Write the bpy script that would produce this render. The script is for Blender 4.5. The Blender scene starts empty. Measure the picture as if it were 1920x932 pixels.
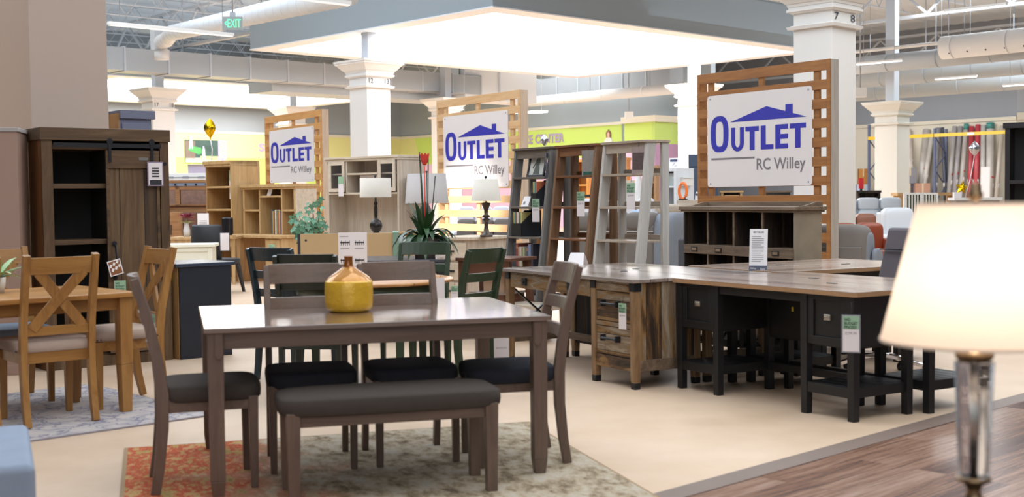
import bpy, bmesh, math, random
from math import sin, cos, pi, radians, atan2, sqrt
from mathutils import Vector, Matrix
random.seed(7)
S = bpy.context.scene
COL = S.collection
# ---------------------------------------------------------------- camera
FPX = 2290.0
PITCH = math.atan(96 / FPX)
ROLL = .011
EY = 1.33
cp, sp, cr, sr = cos(PITCH), sin(PITCH), cos(ROLL), sin(ROLL)
CF = (0, cp, -sp)
CR = (cr, -sr * sp, -sr * cp)
CU = (sr, cr * sp, cr * cp)
cam = bpy.data.cameras.new('camera')
camo = bpy.data.objects.new('camera', cam)
COL.objects.link(camo)
camo.matrix_world = Matrix(((CR[0], CU[0], -CF[0], 0), (CR[1], CU[1], -CF[1], 0), (CR[2], CU[2], -CF[2], EY), (0, 0, 0, 1)))
cam.sensor_width = 36
cam.lens = FPX / 1920 * 36
cam.clip_end = 300
cam.dof.use_dof = True
cam.dof.focus_distance = 13
cam.dof.aperture_fstop = 3.0
S.camera = camo


def ray(x, y):
    a = (x - 960) / FPX
    b = (466 - y) / FPX
    return tuple(CF[i] + a * CR[i] + b * CU[i] for i in range(3))


def G(x, y, z=0.):            # point of the plane at height z seen there in the photograph
    d = ray(x, y)
    t = (z - EY) / d[2]
    return (d[0] * t, d[1] * t)


def D(x, y, Y):               # point at distance Y
    d = ray(x, y)
    t = Y / d[1]
    return (d[0] * t, Y, EY + d[2] * t)


def pj(X, Y, Z):
    v = (X, Y, Z - EY)
    c = sum(v[i] * CF[i] for i in range(3))
    return (960 + FPX * sum(v[i] * CR[i] for i in range(3)) / c, 466 - FPX * sum(v[i] * CU[i] for i in range(3)) / c)


def zat(py, X, Y):            # height at ground position X, Y for an image row
    return D(pj(X, Y, EY)[0], py, Y)[2]


def span(pl, pr, Y, ang, row=370):  # start point and length of a front running at angle ang
    x0 = D(pl, row, Y)[0]
    c, s = cos(radians(ang)), sin(radians(ang))
    lo, hi = 0., 12.
    for _ in range(50):
        m = (lo + hi) / 2
        if pj(x0 + c * m, Y + s * m, D(pl, row, Y)[2])[0] < pr:
            lo = m
        else:
            hi = m
    return x0, Y, lo


# ---------------------------------------------------------------- mesh builder
class MB:
    def __init__(s):
        s.v = []
        s.f = []
        s.sm = []

    def add(s, vs, fs, smooth=False):
        n = len(s.v)
        s.v += [tuple(p) for p in vs]
        s.f += [tuple(i + n for i in f) for f in fs]
        s.sm += [smooth] * len(fs)
        return s

    def box(s, x0, y0, z0, x1, y1, z1):
        v = [(x0, y0, z0), (x1, y0, z0), (x1, y1, z0), (x0, y1, z0), (x0, y0, z1), (x1, y0, z1), (x1, y1, z1), (x0, y1, z1)]
        return s.add(v, [(0, 3, 2, 1), (4, 5, 6, 7), (0, 1, 5, 4), (1, 2, 6, 5), (2, 3, 7, 6), (3, 0, 4, 7)])

    def hexa(s, lo, hi):      # two quads (bottom, top), counter-clockwise from above
        return s.add(list(lo) + list(hi), [(0, 3, 2, 1), (4, 5, 6, 7), (0, 1, 5, 4), (1, 2, 6, 5), (2, 3, 7, 6), (3, 0, 4, 7)])

    def taper(s, x, y, z0, z1, w0, d0, w1, d1, x1=None, y1=None):   # post with its own foot and head size
        X = x if x1 is None else x1
        Y = y if y1 is None else y1
        q = lambda cx, cy, z, w, d: [(cx - w / 2, cy - d / 2, z), (cx + w / 2, cy - d / 2, z), (cx + w / 2, cy + d / 2, z), (cx - w / 2, cy + d / 2, z)]
        return s.hexa(q(x, y, z0, w0, d0), q(X, Y, z1, w1, d1))

    def bar(s, p, q, w, h, up=(0, 0, 1)):
        p, q = Vector(p), Vector(q)
        d = (q - p).normalized()
        u = Vector(up)
        if abs(d.dot(u)) > .99:
            u = Vector((0, 1, 0))
        a = d.cross(u).normalized()
        b = a.cross(d)
        r = lambda c: [c - a * w / 2 - b * h / 2, c + a * w / 2 - b * h / 2, c + a * w / 2 + b * h / 2, c - a * w / 2 + b * h / 2]
        return s.add(r(p) + r(q), [(3, 2, 1, 0), (4, 5, 6, 7), (0, 1, 5, 4), (1, 2, 6, 5), (2, 3, 7, 6), (3, 0, 4, 7)])

    def path(s, pts, w, h, up=(0, 0, 1)):    # a swept rectangular strip along points, w across, h along 'up'
        n = len(pts)
        P = [Vector(p) for p in pts]
        vs = []
        for i in range(n):
            d = (P[min(i + 1, n - 1)] - P[max(i - 1, 0)]).normalized()
            a = d.cross(Vector(up)).normalized()
            b = a.cross(d)
            ww = w[i] if isinstance(w, (list, tuple)) else w
            hh = h[i] if isinstance(h, (list, tuple)) else h
            vs += [P[i] - a * ww / 2 - b * hh / 2, P[i] + a * ww / 2 - b * hh / 2, P[i] + a * ww / 2 + b * hh / 2, P[i] - a * ww / 2 + b * hh / 2]
        fs = [(3, 2, 1, 0), tuple(4 * (n - 1) + k for k in range(4))]
        for i in range(n - 1):
            for k in range(4):
                fs.append((4 * i + k, 4 * i + (k + 1) % 4, 4 * i + 4 + (k + 1) % 4, 4 * i + 4 + k))
        return s.add(vs, fs)

    def cyl(s, p, q, r0, r1=None, n=14, smooth=True):
        r1 = r0 if r1 is None else r1
        p, q = Vector(p), Vector(q)
        d = (q - p).normalized()
        u = Vector((0, 0, 1)) if abs(d.z) < .9 else Vector((1, 0, 0))
        a = d.cross(u).normalized()
        b = d.cross(a)
        vs = []
        for c, r in ((p, r0), (q, r1)):
            for k in range(n):
                t = 2 * pi * k / n
                vs.append(c + a * r * cos(t) + b * r * sin(t))
        s.add(vs, [(k, n + k, n + (k + 1) % n, (k + 1) % n) for k in range(n)], smooth)
        m = len(s.v) - 2 * n
        s.f += [tuple(m + k for k in range(n)), tuple(m + n + k for k in reversed(range(n)))]
        s.sm += [False, False]
        return s

    def tube(s, pts, r, n=8):
        P = [Vector(p) for p in pts]
        N = len(P)
        vs = []
        for i in range(N):
            d = (P[min(i + 1, N - 1)] - P[max(i - 1, 0)]).normalized()
            u = Vector((0, 0, 1)) if abs(d.z) < .9 else Vector((1, 0, 0))
            a = d.cross(u).normalized()
            b = d.cross(a)
            rr = r[i] if isinstance(r, (list, tuple)) else r
            vs += [P[i] + a * rr * cos(2 * pi * k / n) + b * rr * sin(2 * pi * k / n) for k in range(n)]
        fs = []
        for i in range(N - 1):
            for k in range(n):
                fs.append((i * n + k, i * n + n + k, i * n + n + (k + 1) % n, i * n + (k + 1) % n))
        fs += [tuple(range(n)), tuple((N - 1) * n + k for k in reversed(range(n)))]
        return s.add(vs, fs, True)

    def lathe(s, prof, n=28, c=(0, 0, 0), close=True):   # profile of (r, z)
        vs = []
        for r, z in prof:
            vs += [(c[0] + r * cos(2 * pi * k / n), c[1] + r * sin(2 * pi * k / n), c[2] + z) for k in range(n)]
        fs = []
        N = len(prof)
        for i in range(N - 1):
            for k in range(n):
                fs.append((i * n + k, i * n + (k + 1) % n, i * n + n + (k + 1) % n, i * n + n + k))
        s.add(vs, fs, True)
        if close:
            m = len(s.v) - N * n
            if prof[0][0] > 1e-4:
                s.f.append(tuple(m + k for k in reversed(range(n)))); s.sm.append(False)
            if prof[-1][0] > 1e-4:
                s.f.append(tuple(m + (N - 1) * n + k for k in range(n))); s.sm.append(False)
        return s

    def prism(s, pts, y0, y1):      # polygon in the x-z plane, extruded along y
        n = len(pts)
        vs = [(x, y0, z) for x, z in pts] + [(x, y1, z) for x, z in pts]
        fs = [tuple(range(n)), tuple(reversed(range(n, 2 * n)))]
        fs += [((k + 1) % n, k, n + k, n + (k + 1) % n) for k in range(n)]
        return s.add(vs, fs)

    def prismz(s, pts, z0, z1):     # polygon in the x-y plane, extruded up
        n = len(pts)
        vs = [(x, y, z0) for x, y in pts] + [(x, y, z1) for x, y in pts]
        fs = [tuple(reversed(range(n))), tuple(range(n, 2 * n))]
        fs += [(k, (k + 1) % n, n + (k + 1) % n, n + k) for k in range(n)]
        return s.add(vs, fs)

    def prismx(s, pts, x0, x1):     # polygon in the y-z plane, extruded along x
        n = len(pts)
        vs = [(x0, y, z) for y, z in pts] + [(x1, y, z) for y, z in pts]
        fs = [tuple(reversed(range(n))), tuple(range(n, 2 * n))]
        fs += [(k, (k + 1) % n, n + (k + 1) % n, n + k) for k in range(n)]
        return s.add(vs, fs)

    def puff(s, x0, y0, z0, x1, y1, z1, e=.35, nu=24, nv=12):  # superellipsoid cushion
        c = ((x0 + x1) / 2, (y0 + y1) / 2, (z0 + z1) / 2)
        h = ((x1 - x0) / 2, (y1 - y0) / 2, (z1 - z0) / 2)
        g = lambda t: math.copysign(abs(t) ** e, t)
        vs = []
        for j in range(nv + 1):
            ph = -pi / 2 + pi * j / nv
            for i in range(nu):
                th = 2 * pi * i / nu
                vs.append((c[0] + h[0] * g(cos(ph)) * g(cos(th)), c[1] + h[1] * g(cos(ph)) * g(sin(th)), c[2] + h[2] * g(sin(ph))))
        fs = []
        for j in range(nv):
            for i in range(nu):
                fs.append((j * nu + i, j * nu + (i + 1) % nu, (j + 1) * nu + (i + 1) % nu, (j + 1) * nu + i))
        return s.add(vs, fs, True)

    def leaf(s, p, d, L, w, droop=.4, n=5, fold=.25):   # arching strap leaf
        p = Vector(p)
        d = Vector(d).normalized()
        side = d.cross(Vector((0, 0, 1)))
        side = side.normalized() if side.length > .01 else Vector((1, 0, 0))
        vs = []
        pos = p.copy()
        for i in range(n + 1):
            t = i / n
            ww = w * (sin(pi * (.12 + .88 * t)) ** .7 if t < 1 else .0) / 2
            up = side.cross(d)
            vs += [pos - side * ww + up * ww * fold, pos, pos + side * ww + up * ww * fold]
            d = (d + Vector((0, 0, -droop / n * (1 + t)))).normalized()
            pos = pos + d * (L / n)
        fs = []
        for i in range(n):
            fs += [(3 * i, 3 * i + 1, 3 * i + 4, 3 * i + 3), (3 * i + 1, 3 * i + 2, 3 * i + 5, 3 * i + 4)]
        return s.add(vs, fs, True)


SPLIT = {'seam_ring', 'seam_flange', 'hanger_rod', 'front_rail', 'shade_trim', 'metal_cap', 'batten', 'foot', 'bracket', 'stud', 'apron', 'seat_rail', 'screw',
         'air_hole', 'wire', 'end_panel', 'stretcher', 'cross_brace', 'cane', 'pedestal', 'copper_panel', 'base_frame', 'binding', 'headboard_rail', 'leg', 'lip', 'fascia', 'stile', 'printed_line', 'drawn_tile', 'printed_picture'}


def islands(mb):
    par = list(range(len(mb.v)))

    def find(i):
        while par[i] != i:
            par[i] = par[par[i]]
            i = par[i]
        return i
    for f in mb.f:
        a = find(f[0])
        for k in f[1:]:
            par[find(k)] = a
    out = {}
    for f, sm in zip(mb.f, mb.sm):
        out.setdefault(find(f[0]), []).append((f, sm))
    res = []
    for fs in out.values():
        m = MB()
        ix = {}
        for f, sm in fs:
            g = []
            for k in f:
                if k not in ix:
                    ix[k] = len(m.v)
                    m.v.append(mb.v[k])
                g.append(ix[k])
            m.f.append(tuple(g))
            m.sm.append(sm)
        res.append(m)
    return res


def obj(name, mb, mt, parent=None, bevel=0, seg=2, sub=0):
    if name in SPLIT and parent is not None:
        for m in islands(mb):
            o = obj1(name, m, mt, parent, bevel, seg, sub)
        return o
    return obj1(name, mb, mt, parent, bevel, seg, sub)


def obj1(name, mb, mt, parent=None, bevel=0, seg=2, sub=0):
    me = bpy.data.meshes.new(name)
    me.from_pydata(mb.v, [], mb.f)
    me.update()
    me.polygons.foreach_set('use_smooth', mb.sm)
    me.materials.append(mt)
    o = bpy.data.objects.new(name, me)
    COL.objects.link(o)
    if parent is not None:
        o.parent = parent
    if bevel:
        m = o.modifiers.new('bevel', 'BEVEL')
        m.width = bevel
        m.segments = seg
        m.limit_method = 'ANGLE'
        m.angle_limit = radians(40)
        if seg > 2:
            me.polygons.foreach_set('use_smooth', [True] * len(me.polygons))
            try:
                m.harden_normals = True
            except Exception:
                pass
    if sub:
        m = o.modifiers.new('sub', 'SUBSURF')
        m.levels = m.render_levels = sub
    return o


def tag(o, label, cat, group=None):
    o['label'] = label
    o['category'] = cat
    if group:
        o['group'] = group
    return o


def thing(name, label, cat, x, y, z=0, rot=0, group=None):
    o = bpy.data.objects.new(name, None)
    o.empty_display_size = .1
    COL.objects.link(o)
    o.location = (x, y, z)
    o.rotation_euler = (0, 0, radians(rot))
    return tag(o, label, cat, group)


def struct(name, mb, mt, parent=None, bevel=0):
    o = obj(name, mb, mt, parent, bevel)
    if parent is None:
        o['kind'] = 'structure'
    return o


def place(o, x, y, z=0, rot=0):
    o.location = (x, y, z)
    o.rotation_euler = (0, 0, radians(rot))
    return o


def dup(root, x, y, z, rot, label, group=None):
    r = root.copy()
    COL.objects.link(r)
    place(r, x, y, z, rot)
    r['label'] = label
    if group:
        r['group'] = group
    for ch in list(root.children):
        c = ch.copy()
        COL.objects.link(c)
        c.parent = r
        for g in list(ch.children):
            d = g.copy()
            COL.objects.link(d)
            d.parent = c
    return r


def text_mb(body, x0, z0, w, h, y, bold=0., shear=0.):   # lettering fitted to a box in the x-z plane, facing -y
    cu = bpy.data.curves.new('lettering', 'FONT')
    cu.body = body
    cu.offset = bold
    cu.resolution_u = 3
    cu.shear = shear
    t = bpy.data.objects.new('lettering', cu)
    COL.objects.link(t)
    bpy.context.view_layer.update()
    me = bpy.data.meshes.new_from_object(t.evaluated_get(bpy.context.evaluated_depsgraph_get()))
    vs = [v.co.copy() for v in me.vertices]
    fs = [tuple(p.vertices) for p in me.polygons]
    bpy.data.objects.remove(t)
    bpy.data.curves.remove(cu)
    bpy.data.meshes.remove(me)
    ax, bx = min(v.x for v in vs), max(v.x for v in vs)
    ay, by = min(v.y for v in vs), max(v.y for v in vs)
    mb = MB()
    mb.add([(x0 + (v.x - ax) / (bx - ax) * w, y, z0 + (v.y - ay) / (by - ay) * h) for v in vs], fs)
    return mb


# ---------------------------------------------------------------- materials
def lin(h):
    h = h.lstrip('#')
    r = []
    for i in (0, 2, 4):
        c = int(h[i:i + 2], 16) / 255
        r.append(c / 12.92 if c <= .04045 else ((c + .055) / 1.055) ** 2.4)
    return (*r, 1)


def newmat(name):
    m = bpy.data.materials.new(name)
    m.use_nodes = True
    nt = m.node_tree
    b = nt.nodes['Principled BSDF']
    return m, nt, b, nt.nodes, nt.links


def plain(name, c, rough=.5, metal=0., spec=.5, bump=0., bscale=200., var=0., vscale=4.):
    m, nt, b, N, L = newmat(name)
    b.inputs['Base Color'].default_value = lin(c)
    b.inputs['Roughness'].default_value = rough
    b.inputs['Metallic'].default_value = metal
    b.inputs['Specular IOR Level'].default_value = spec
    tc = N.new('ShaderNodeTexCoord')
    nz = N.new('ShaderNodeTexNoise')
    L.new(tc.outputs['Object'], nz.inputs['Vector'])
    nz.inputs['Scale'].default_value = vscale
    nz.inputs['Detail'].default_value = 5
    mx = N.new('ShaderNodeMix')
    mx.data_type = 'RGBA'
    mx.inputs['A'].default_value = tuple(min(1, x * (1 - var)) for x in lin(c)[:3]) + (1,)
    mx.inputs['B'].default_value = tuple(min(1, x * (1 + var)) for x in lin(c)[:3]) + (1,)
    L.new(nz.outputs['Fac'], mx.inputs['Factor'])
    L.new(mx.outputs['Result'], b.inputs['Base Color'])
    if bump:
        n2 = N.new('ShaderNodeTexNoise')
        n2.inputs['Scale'].default_value = bscale
        L.new(tc.outputs['Object'], n2.inputs['Vector'])
        bp = N.new('ShaderNodeBump')
        bp.inputs['Strength'].default_value = bump
        bp.inputs['Distance'].default_value = .01
        L.new(n2.outputs['Fac'], bp.inputs['Height'])
        L.new(bp.outputs['Normal'], b.inputs['Normal'])
    return m


def ramp(N, cols):
    r = N.new('ShaderNodeValToRGB')
    e = r.color_ramp.elements
    while len(e) < len(cols):
        e.new(.5)
    for i, (p, c) in enumerate(cols):
        e[i].position = p
        e[i].color = lin(c)
    return r


def wood(name, cols, axis='z', scale=6., stretch=.08, rough=.45, plank=0., pax='x', spec=.5):
    """grain running along axis; plank>0 adds boards of that width across pax"""
    m, nt, b, N, L = newmat(name)
    tc = N.new('ShaderNodeTexCoord')
    mp = N.new('ShaderNodeMapping')
    sc = {'x': (stretch, 1, 1), 'y': (1, stretch, 1), 'z': (1, 1, stretch)}[axis]
    mp.inputs['Scale'].default_value = sc
    L.new(tc.outputs['Object'], mp.inputs['Vector'])
    n1 = N.new('ShaderNodeTexNoise')
    n1.inputs['Scale'].default_value = scale * 2.2
    n1.inputs['Detail'].default_value = 8
    n1.inputs['Roughness'].default_value = .68
    n1.inputs['Distortion'].default_value = .8
    last = mp.outputs['Vector']
    fac = None
    if plank:
        sx = N.new('ShaderNodeSeparateXYZ')
        L.new(tc.outputs['Object'], sx.inputs[0])
        dv = N.new('ShaderNodeMath'); dv.operation = 'DIVIDE'; dv.inputs[1].default_value = plank
        L.new(sx.outputs[pax.upper()], dv.inputs[0])
        fl = N.new('ShaderNodeMath'); fl.operation = 'FLOOR'
        L.new(dv.outputs[0], fl.inputs[0])
        wn = N.new('ShaderNodeTexWhiteNoise'); wn.noise_dimensions = '1D'
        L.new(fl.outputs[0], wn.inputs['W'])
        ad = N.new('ShaderNodeVectorMath'); ad.operation = 'MULTIPLY_ADD'
        L.new(wn.outputs['Color'], ad.inputs[0])
        ad.inputs[1].default_value = (7, 7, 7)
        L.new(mp.outputs['Vector'], ad.inputs[2])
        last = ad.outputs[0]
        fac = wn.outputs['Value']
        fr = N.new('ShaderNodeMath'); fr.operation = 'FRACT'
        L.new(dv.outputs[0], fr.inputs[0])
        gap = N.new('ShaderNodeMath'); gap.operation = 'GREATER_THAN'; gap.inputs[1].default_value = .965
        L.new(fr.outputs[0], gap.inputs[0])
    L.new(last, n1.inputs['Vector'])
    v = n1.outputs['Fac']
    if fac is not None:
        ma = N.new('ShaderNodeMath'); ma.operation = 'MULTIPLY_ADD'
        L.new(fac, ma.inputs[0]); ma.inputs[1].default_value = .26
        L.new(v, ma.inputs[2])
        sb = N.new('ShaderNodeMath'); sb.operation = 'SUBTRACT'; sb.inputs[1].default_value = .13
        L.new(ma.outputs[0], sb.inputs[0])
        v = sb.outputs[0]
    r = ramp(N, cols)
    L.new(v, r.inputs['Fac'])
    out = r.outputs['Color']
    if fac is not None:
        mx = N.new('ShaderNodeMix'); mx.data_type = 'RGBA'
        L.new(gap.outputs[0], mx.inputs['Factor'])
        L.new(out, mx.inputs['A'])
        mx.inputs['B'].default_value = tuple(x * .35 for x in lin(cols[0][1])[:3]) + (1,)
        out = mx.outputs['Result']
    L.new(out, b.inputs['Base Color'])
    b.inputs['Roughness'].default_value = rough
    b.inputs['Specular IOR Level'].default_value = spec
    bp = N.new('ShaderNodeBump')
    bp.inputs['Strength'].default_value = .12
    bp.inputs['Distance'].default_value = .004
    L.new(n1.outputs['Fac'], bp.inputs['Height'])
    L.new(bp.outputs['Normal'], b.inputs['Normal'])
    return m


def glow(name, c, st, base='#ffffff'):
    m, nt, b, N, L = newmat(name)
    b.inputs['Base Color'].default_value = lin(base)
    b.inputs['Emission Color'].default_value = lin(c)
    b.inputs['Emission Strength'].default_value = st
    return m


def glass(name, c='#ffffff', rough=.02, ior=1.45):
    m, nt, b, N, L = newmat(name)
    b.inputs['Base Color'].default_value = lin(c)
    b.inputs['Transmission Weight'].default_value = 1
    b.inputs['Roughness'].default_value = rough
    b.inputs['IOR'].default_value = ior
    return m


def rugmat(name, stops, scale, stretch, rough=.95, second=None, edge=None):
    m, nt, b, N, L = newmat(name)
    tc = N.new('ShaderNodeTexCoord')
    mp = N.new('ShaderNodeMapping')
    mp.inputs['Scale'].default_value = stretch
    L.new(tc.outputs['Object'], mp.inputs['Vector'])
    n1 = N.new('ShaderNodeTexNoise')
    n1.inputs['Scale'].default_value = scale
    n1.inputs['Detail'].default_value = 9
    n1.inputs['Roughness'].default_value = .75
    L.new(mp.outputs[0], n1.inputs['Vector'])
    r = ramp(N, stops)
    L.new(n1.outputs['Fac'], r.inputs['Fac'])
    out = r.outputs['Color']
    if second:                # second colour family towards one side of the rug
        r2 = ramp(N, second)
        L.new(n1.outputs['Fac'], r2.inputs['Fac'])
        sx = N.new('ShaderNodeSeparateXYZ')
        L.new(tc.outputs['Object'], sx.inputs[0])
        n2 = N.new('ShaderNodeTexNoise'); n2.inputs['Scale'].default_value = 3; n2.inputs['Detail'].default_value = 6
        L.new(tc.outputs['Object'], n2.inputs['Vector'])
        ad = N.new('ShaderNodeMath'); ad.operation = 'MULTIPLY_ADD'; ad.inputs[1].default_value = 1.6
        L.new(n2.outputs['Fac'], ad.inputs[0]); L.new(sx.outputs['X'], ad.inputs[2])
        mr = N.new('ShaderNodeMapRange')
        mr.inputs['From Min'].default_value = edge[0]
        mr.inputs['From Max'].default_value = edge[1]
        L.new(ad.outputs[0], mr.inputs['Value'])
        mx = N.new('ShaderNodeMix'); mx.data_type = 'RGBA'
        L.new(mr.outputs[0], mx.inputs['Factor'])
        L.new(r2.outputs['Color'], mx.inputs['A']); L.new(out, mx.inputs['B'])
        out = mx.outputs['Result']
    L.new(out, b.inputs['Base Color'])
    b.inputs['Roughness'].default_value = rough
    b.inputs['Specular IOR Level'].default_value = .1
    n3 = N.new('ShaderNodeTexNoise'); n3.inputs['Scale'].default_value = 260
    L.new(tc.outputs['Object'], n3.inputs['Vector'])
    bp = N.new('ShaderNodeBump'); bp.inputs['Strength'].default_value = .5; bp.inputs['Distance'].default_value = .004
    L.new(n3.outputs['Fac'], bp.inputs['Height']); L.new(bp.outputs['Normal'], b.inputs['Normal'])
    return m


M = {}
M['black'] = plain('black_metal', '#15151a', .45)
M['steel'] = plain('grey_steel', '#9a9da3', .45, .3)
M['white'] = plain('white_paint', '#e4e2de', .5)
M['colwhite'] = plain('column_paint', '#dedad5', .55)
M['colpink'] = plain('pillar_lit_tint', '#b9a496', .6)  # beige-pink cast of the lighting put into the column colour
M['paper'] = plain('white_paper', '#ece6e6', .6)
M['papertag'] = plain('tag_paper', '#e6dcdc', .4)
M['tagtop'] = plain('tag_green', '#94b596', .5)
M['ink'] = plain('ink', '#2c2c33', .7)
M['inkgrey'] = plain('grey_ink', '#8a8488', .7)
M['blue'] = plain('sign_blue', '#2a2a9c', .5)
M['signgrey'] = plain('sign_grey', '#7a7275', .5)
M['board'] = plain('sign_board', '#dcd3d0', .32, var=.02)
M['chrome'] = plain('chrome', '#e8e8ee', .08, 1.)
M['nickel'] = plain('nickel', '#c9c4bb', .25, 1.)
M['glasspane'] = glass('clear_glass')
M['acrylic'] = glass('acrylic', '#f4f6fb', .05)
# gray-brown dining set
TAUPE = [(.3, '#58443a'), (.5, '#675246'), (.7, '#725c4f')]
M['taupe'] = wood('taupe_wood', TAUPE, 'z', 10, .1, .42)
M['taupex'] = wood('taupe_wood_long', TAUPE, 'x', 10, .06, .4)
M['taupetop'] = wood('taupe_table_top', [(.3, '#685348'), (.5, '#766157'), (.7, '#806b60')], 'x', 10, .05, .17, spec=.9)
M['charcoal'] = plain('charcoal_fabric', '#4a423d', .9, 0, .2, .4, 700, .12, 30)
# oak
OAK = [(.25, '#7a4f26'), (.5, '#9a6c38'), (.75, '#b08147')]
M['oak'] = wood('oak', OAK, 'z', 9, .1, .42)
M['oakx'] = wood('oak_long', OAK, 'x', 9, .06, .4)
M['oaktop'] = wood('oak_top', [(.25, '#9a6a36'), (.5, '#b58149'), (.75, '#c79258')], 'x', 8, .06, .3, .13, 'y')
M['cream'] = plain('cream_fabric', '#b7a193', .9, 0, .2, .4, 700, .06, 20)
M['greyblue'] = plain('grey_blue_fabric', '#7d8796', .9, 0, .2, .4, 700, .06, 20)
# rustic
RUST = [(.3, '#2a1d15'), (.41, '#5a3f25'), (.49, '#8a6538'), (.56, '#7d6a55'), (.64, '#9c8a75'), (.76, '#a8977f')]
M['rustz'] = wood('rustic_planks_upright', RUST, 'z', 7, .12, .6, .13, 'y')
M['rustx'] = wood('rustic_planks_flat', RUST, 'x', 7, .14, .6, .12, 'z')
M['rustp'] = wood('rustic_post', [(.25, '#5a4028'), (.5, '#8a6a48'), (.75, '#a08468')], 'z', 7, .12, .6)
M['rusttop'] = wood('weathered_top', [(.25, '#6d5f58'), (.5, '#94857c'), (.75, '#aca097')], 'x', 5, .07, .2, .15, 'y', .7)
M['rustdark'] = wood('rustic_dark', [(.3, '#080605'), (.45, '#170f0a'), (.58, '#2d1f15'), (.7, '#453527')], 'z', 5, .12, .65, .12, 'x')
M['rustmid'] = wood('rustic_mid', [(.28, '#4a3a2e'), (.5, '#6f5b49'), (.72, '#8a7661')], 'x', 6, .1, .6)
# black desks
M['blackwood'] = wood('black_wood', [(.3, '#0b0a0c'), (.6, '#131215'), (.8, '#1d1b1f')], 'x', 10, .08, .5)
M['blacktop'] = wood('washed_oak_top', [(.25, '#7d675a'), (.5, '#a18b7c'), (.75, '#b9a698')], 'x', 5, .06, .2, .14, 'y', .7)
M['tanedge'] = plain('tan_edge', '#a57f5c', .5, var=.1, vscale=20)
# barn cabinet
BARN = [(.28, '#36271a'), (.5, '#57402a'), (.72, '#72583c')]
M['barnz'] = wood('barn_wood_upright', BARN, 'z', 6, .1, .5)
M['barnx'] = wood('barn_wood_flat', BARN, 'x', 6, .07, .5)
M['barnside'] = wood('barn_wood_side', [(.28, '#4a2c14'), (.5, '#704722'), (.72, '#8a5c33')], 'z', 6, .08, .5, .16, 'y')
M['barndark'] = plain('barn_inside_shade', '#0d0a08', .7)  # near-black: shade inside the cabinet put into the colour
# light oak pieces
LOAK = [(.25, '#a37f53'), (.5, '#bb9767'), (.75, '#cbab7e')]
M['loak'] = wood('light_oak', LOAK, 'z', 6, .1, .5)
M['loakin'] = wood('light_oak_inside', [(.25, '#8a6439'), (.5, '#a27a4c'), (.75, '#b58d5e')], 'z', 6, .1, .55)
M['woak'] = wood('white_oak', [(.25, '#a89480'), (.5, '#bfae9c'), (.75, '#d3c5b5')], 'z', 6, .08, .5)
M['woakx'] = wood('white_oak_flat', [(.25, '#b5a48f'), (.5, '#cabaa6'), (.75, '#d9ccbc')], 'x', 6, .08, .5)
M['navy'] = plain('navy_paint', '#1a1f2a', .5, var=.1)
M['navytop'] = plain('navy_top', '#333c4e', .28)
M['bluegrey'] = plain('blue_grey_paint', '#6f7286', .5)
M['creamwhite'] = plain('cream_white_paint', '#e6e3d2', .5)
M['green'] = plain('dark_green_paint', '#33402f', .35)
M['greenlt'] = plain('sage_green', '#7f9a86', .5)


def coat(m, w, r):
    b = m.node_tree.nodes['Principled BSDF']
    b.inputs['Coat Weight'].default_value = w
    b.inputs['Coat Roughness'].default_value = r


coat(M['taupetop'], .9, .1)
coat(M['rusttop'], .35, .2)
coat(M['blacktop'], .3, .2)
coat(M['navytop'], .4, .15)
# ================================================================ the hall; the building runs along A (left-away) and B (right-away)
AL = 43.5
A = Vector((-sin(radians(AL)), cos(radians(AL)), 0))
B = Vector((cos(radians(AL)), sin(radians(AL)), 0))


def floor_mat():
    m, nt, b, N, L = newmat('beige_floor')
    tc = N.new('ShaderNodeTexCoord')
    n1 = N.new('ShaderNodeTexNoise'); n1.inputs['Scale'].default_value = .9; n1.inputs['Detail'].default_value = 7; n1.inputs['Roughness'].default_value = .6
    L.new(tc.outputs['Object'], n1.inputs['Vector'])
    r = ramp(N, [(.3, '#c3a78c'), (.5, '#d0b59b'), (.7, '#d9c0a9')])
    L.new(n1.outputs['Fac'], r.inputs['Fac'])
    L.new(r.outputs['Color'], b.inputs['Base Color'])
    b.inputs['Roughness'].default_value = .42
    b.inputs['Specular IOR Level'].default_value = .35
    n2 = N.new('ShaderNodeTexNoise'); n2.inputs['Scale'].default_value = 2.5; n2.inputs['Detail'].default_value = 5
    L.new(tc.outputs['Object'], n2.inputs['Vector'])
    mr = N.new('ShaderNodeMapRange'); mr.inputs['To Min'].default_value = .34; mr.inputs['To Max'].default_value = .6
    L.new(n2.outputs['Fac'], mr.inputs['Value']); L.new(mr.outputs[0], b.inputs['Roughness'])
    return m


struct('floor', MB().box(-60, -14, -.2, 60, 90, 0), floor_mat())


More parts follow.
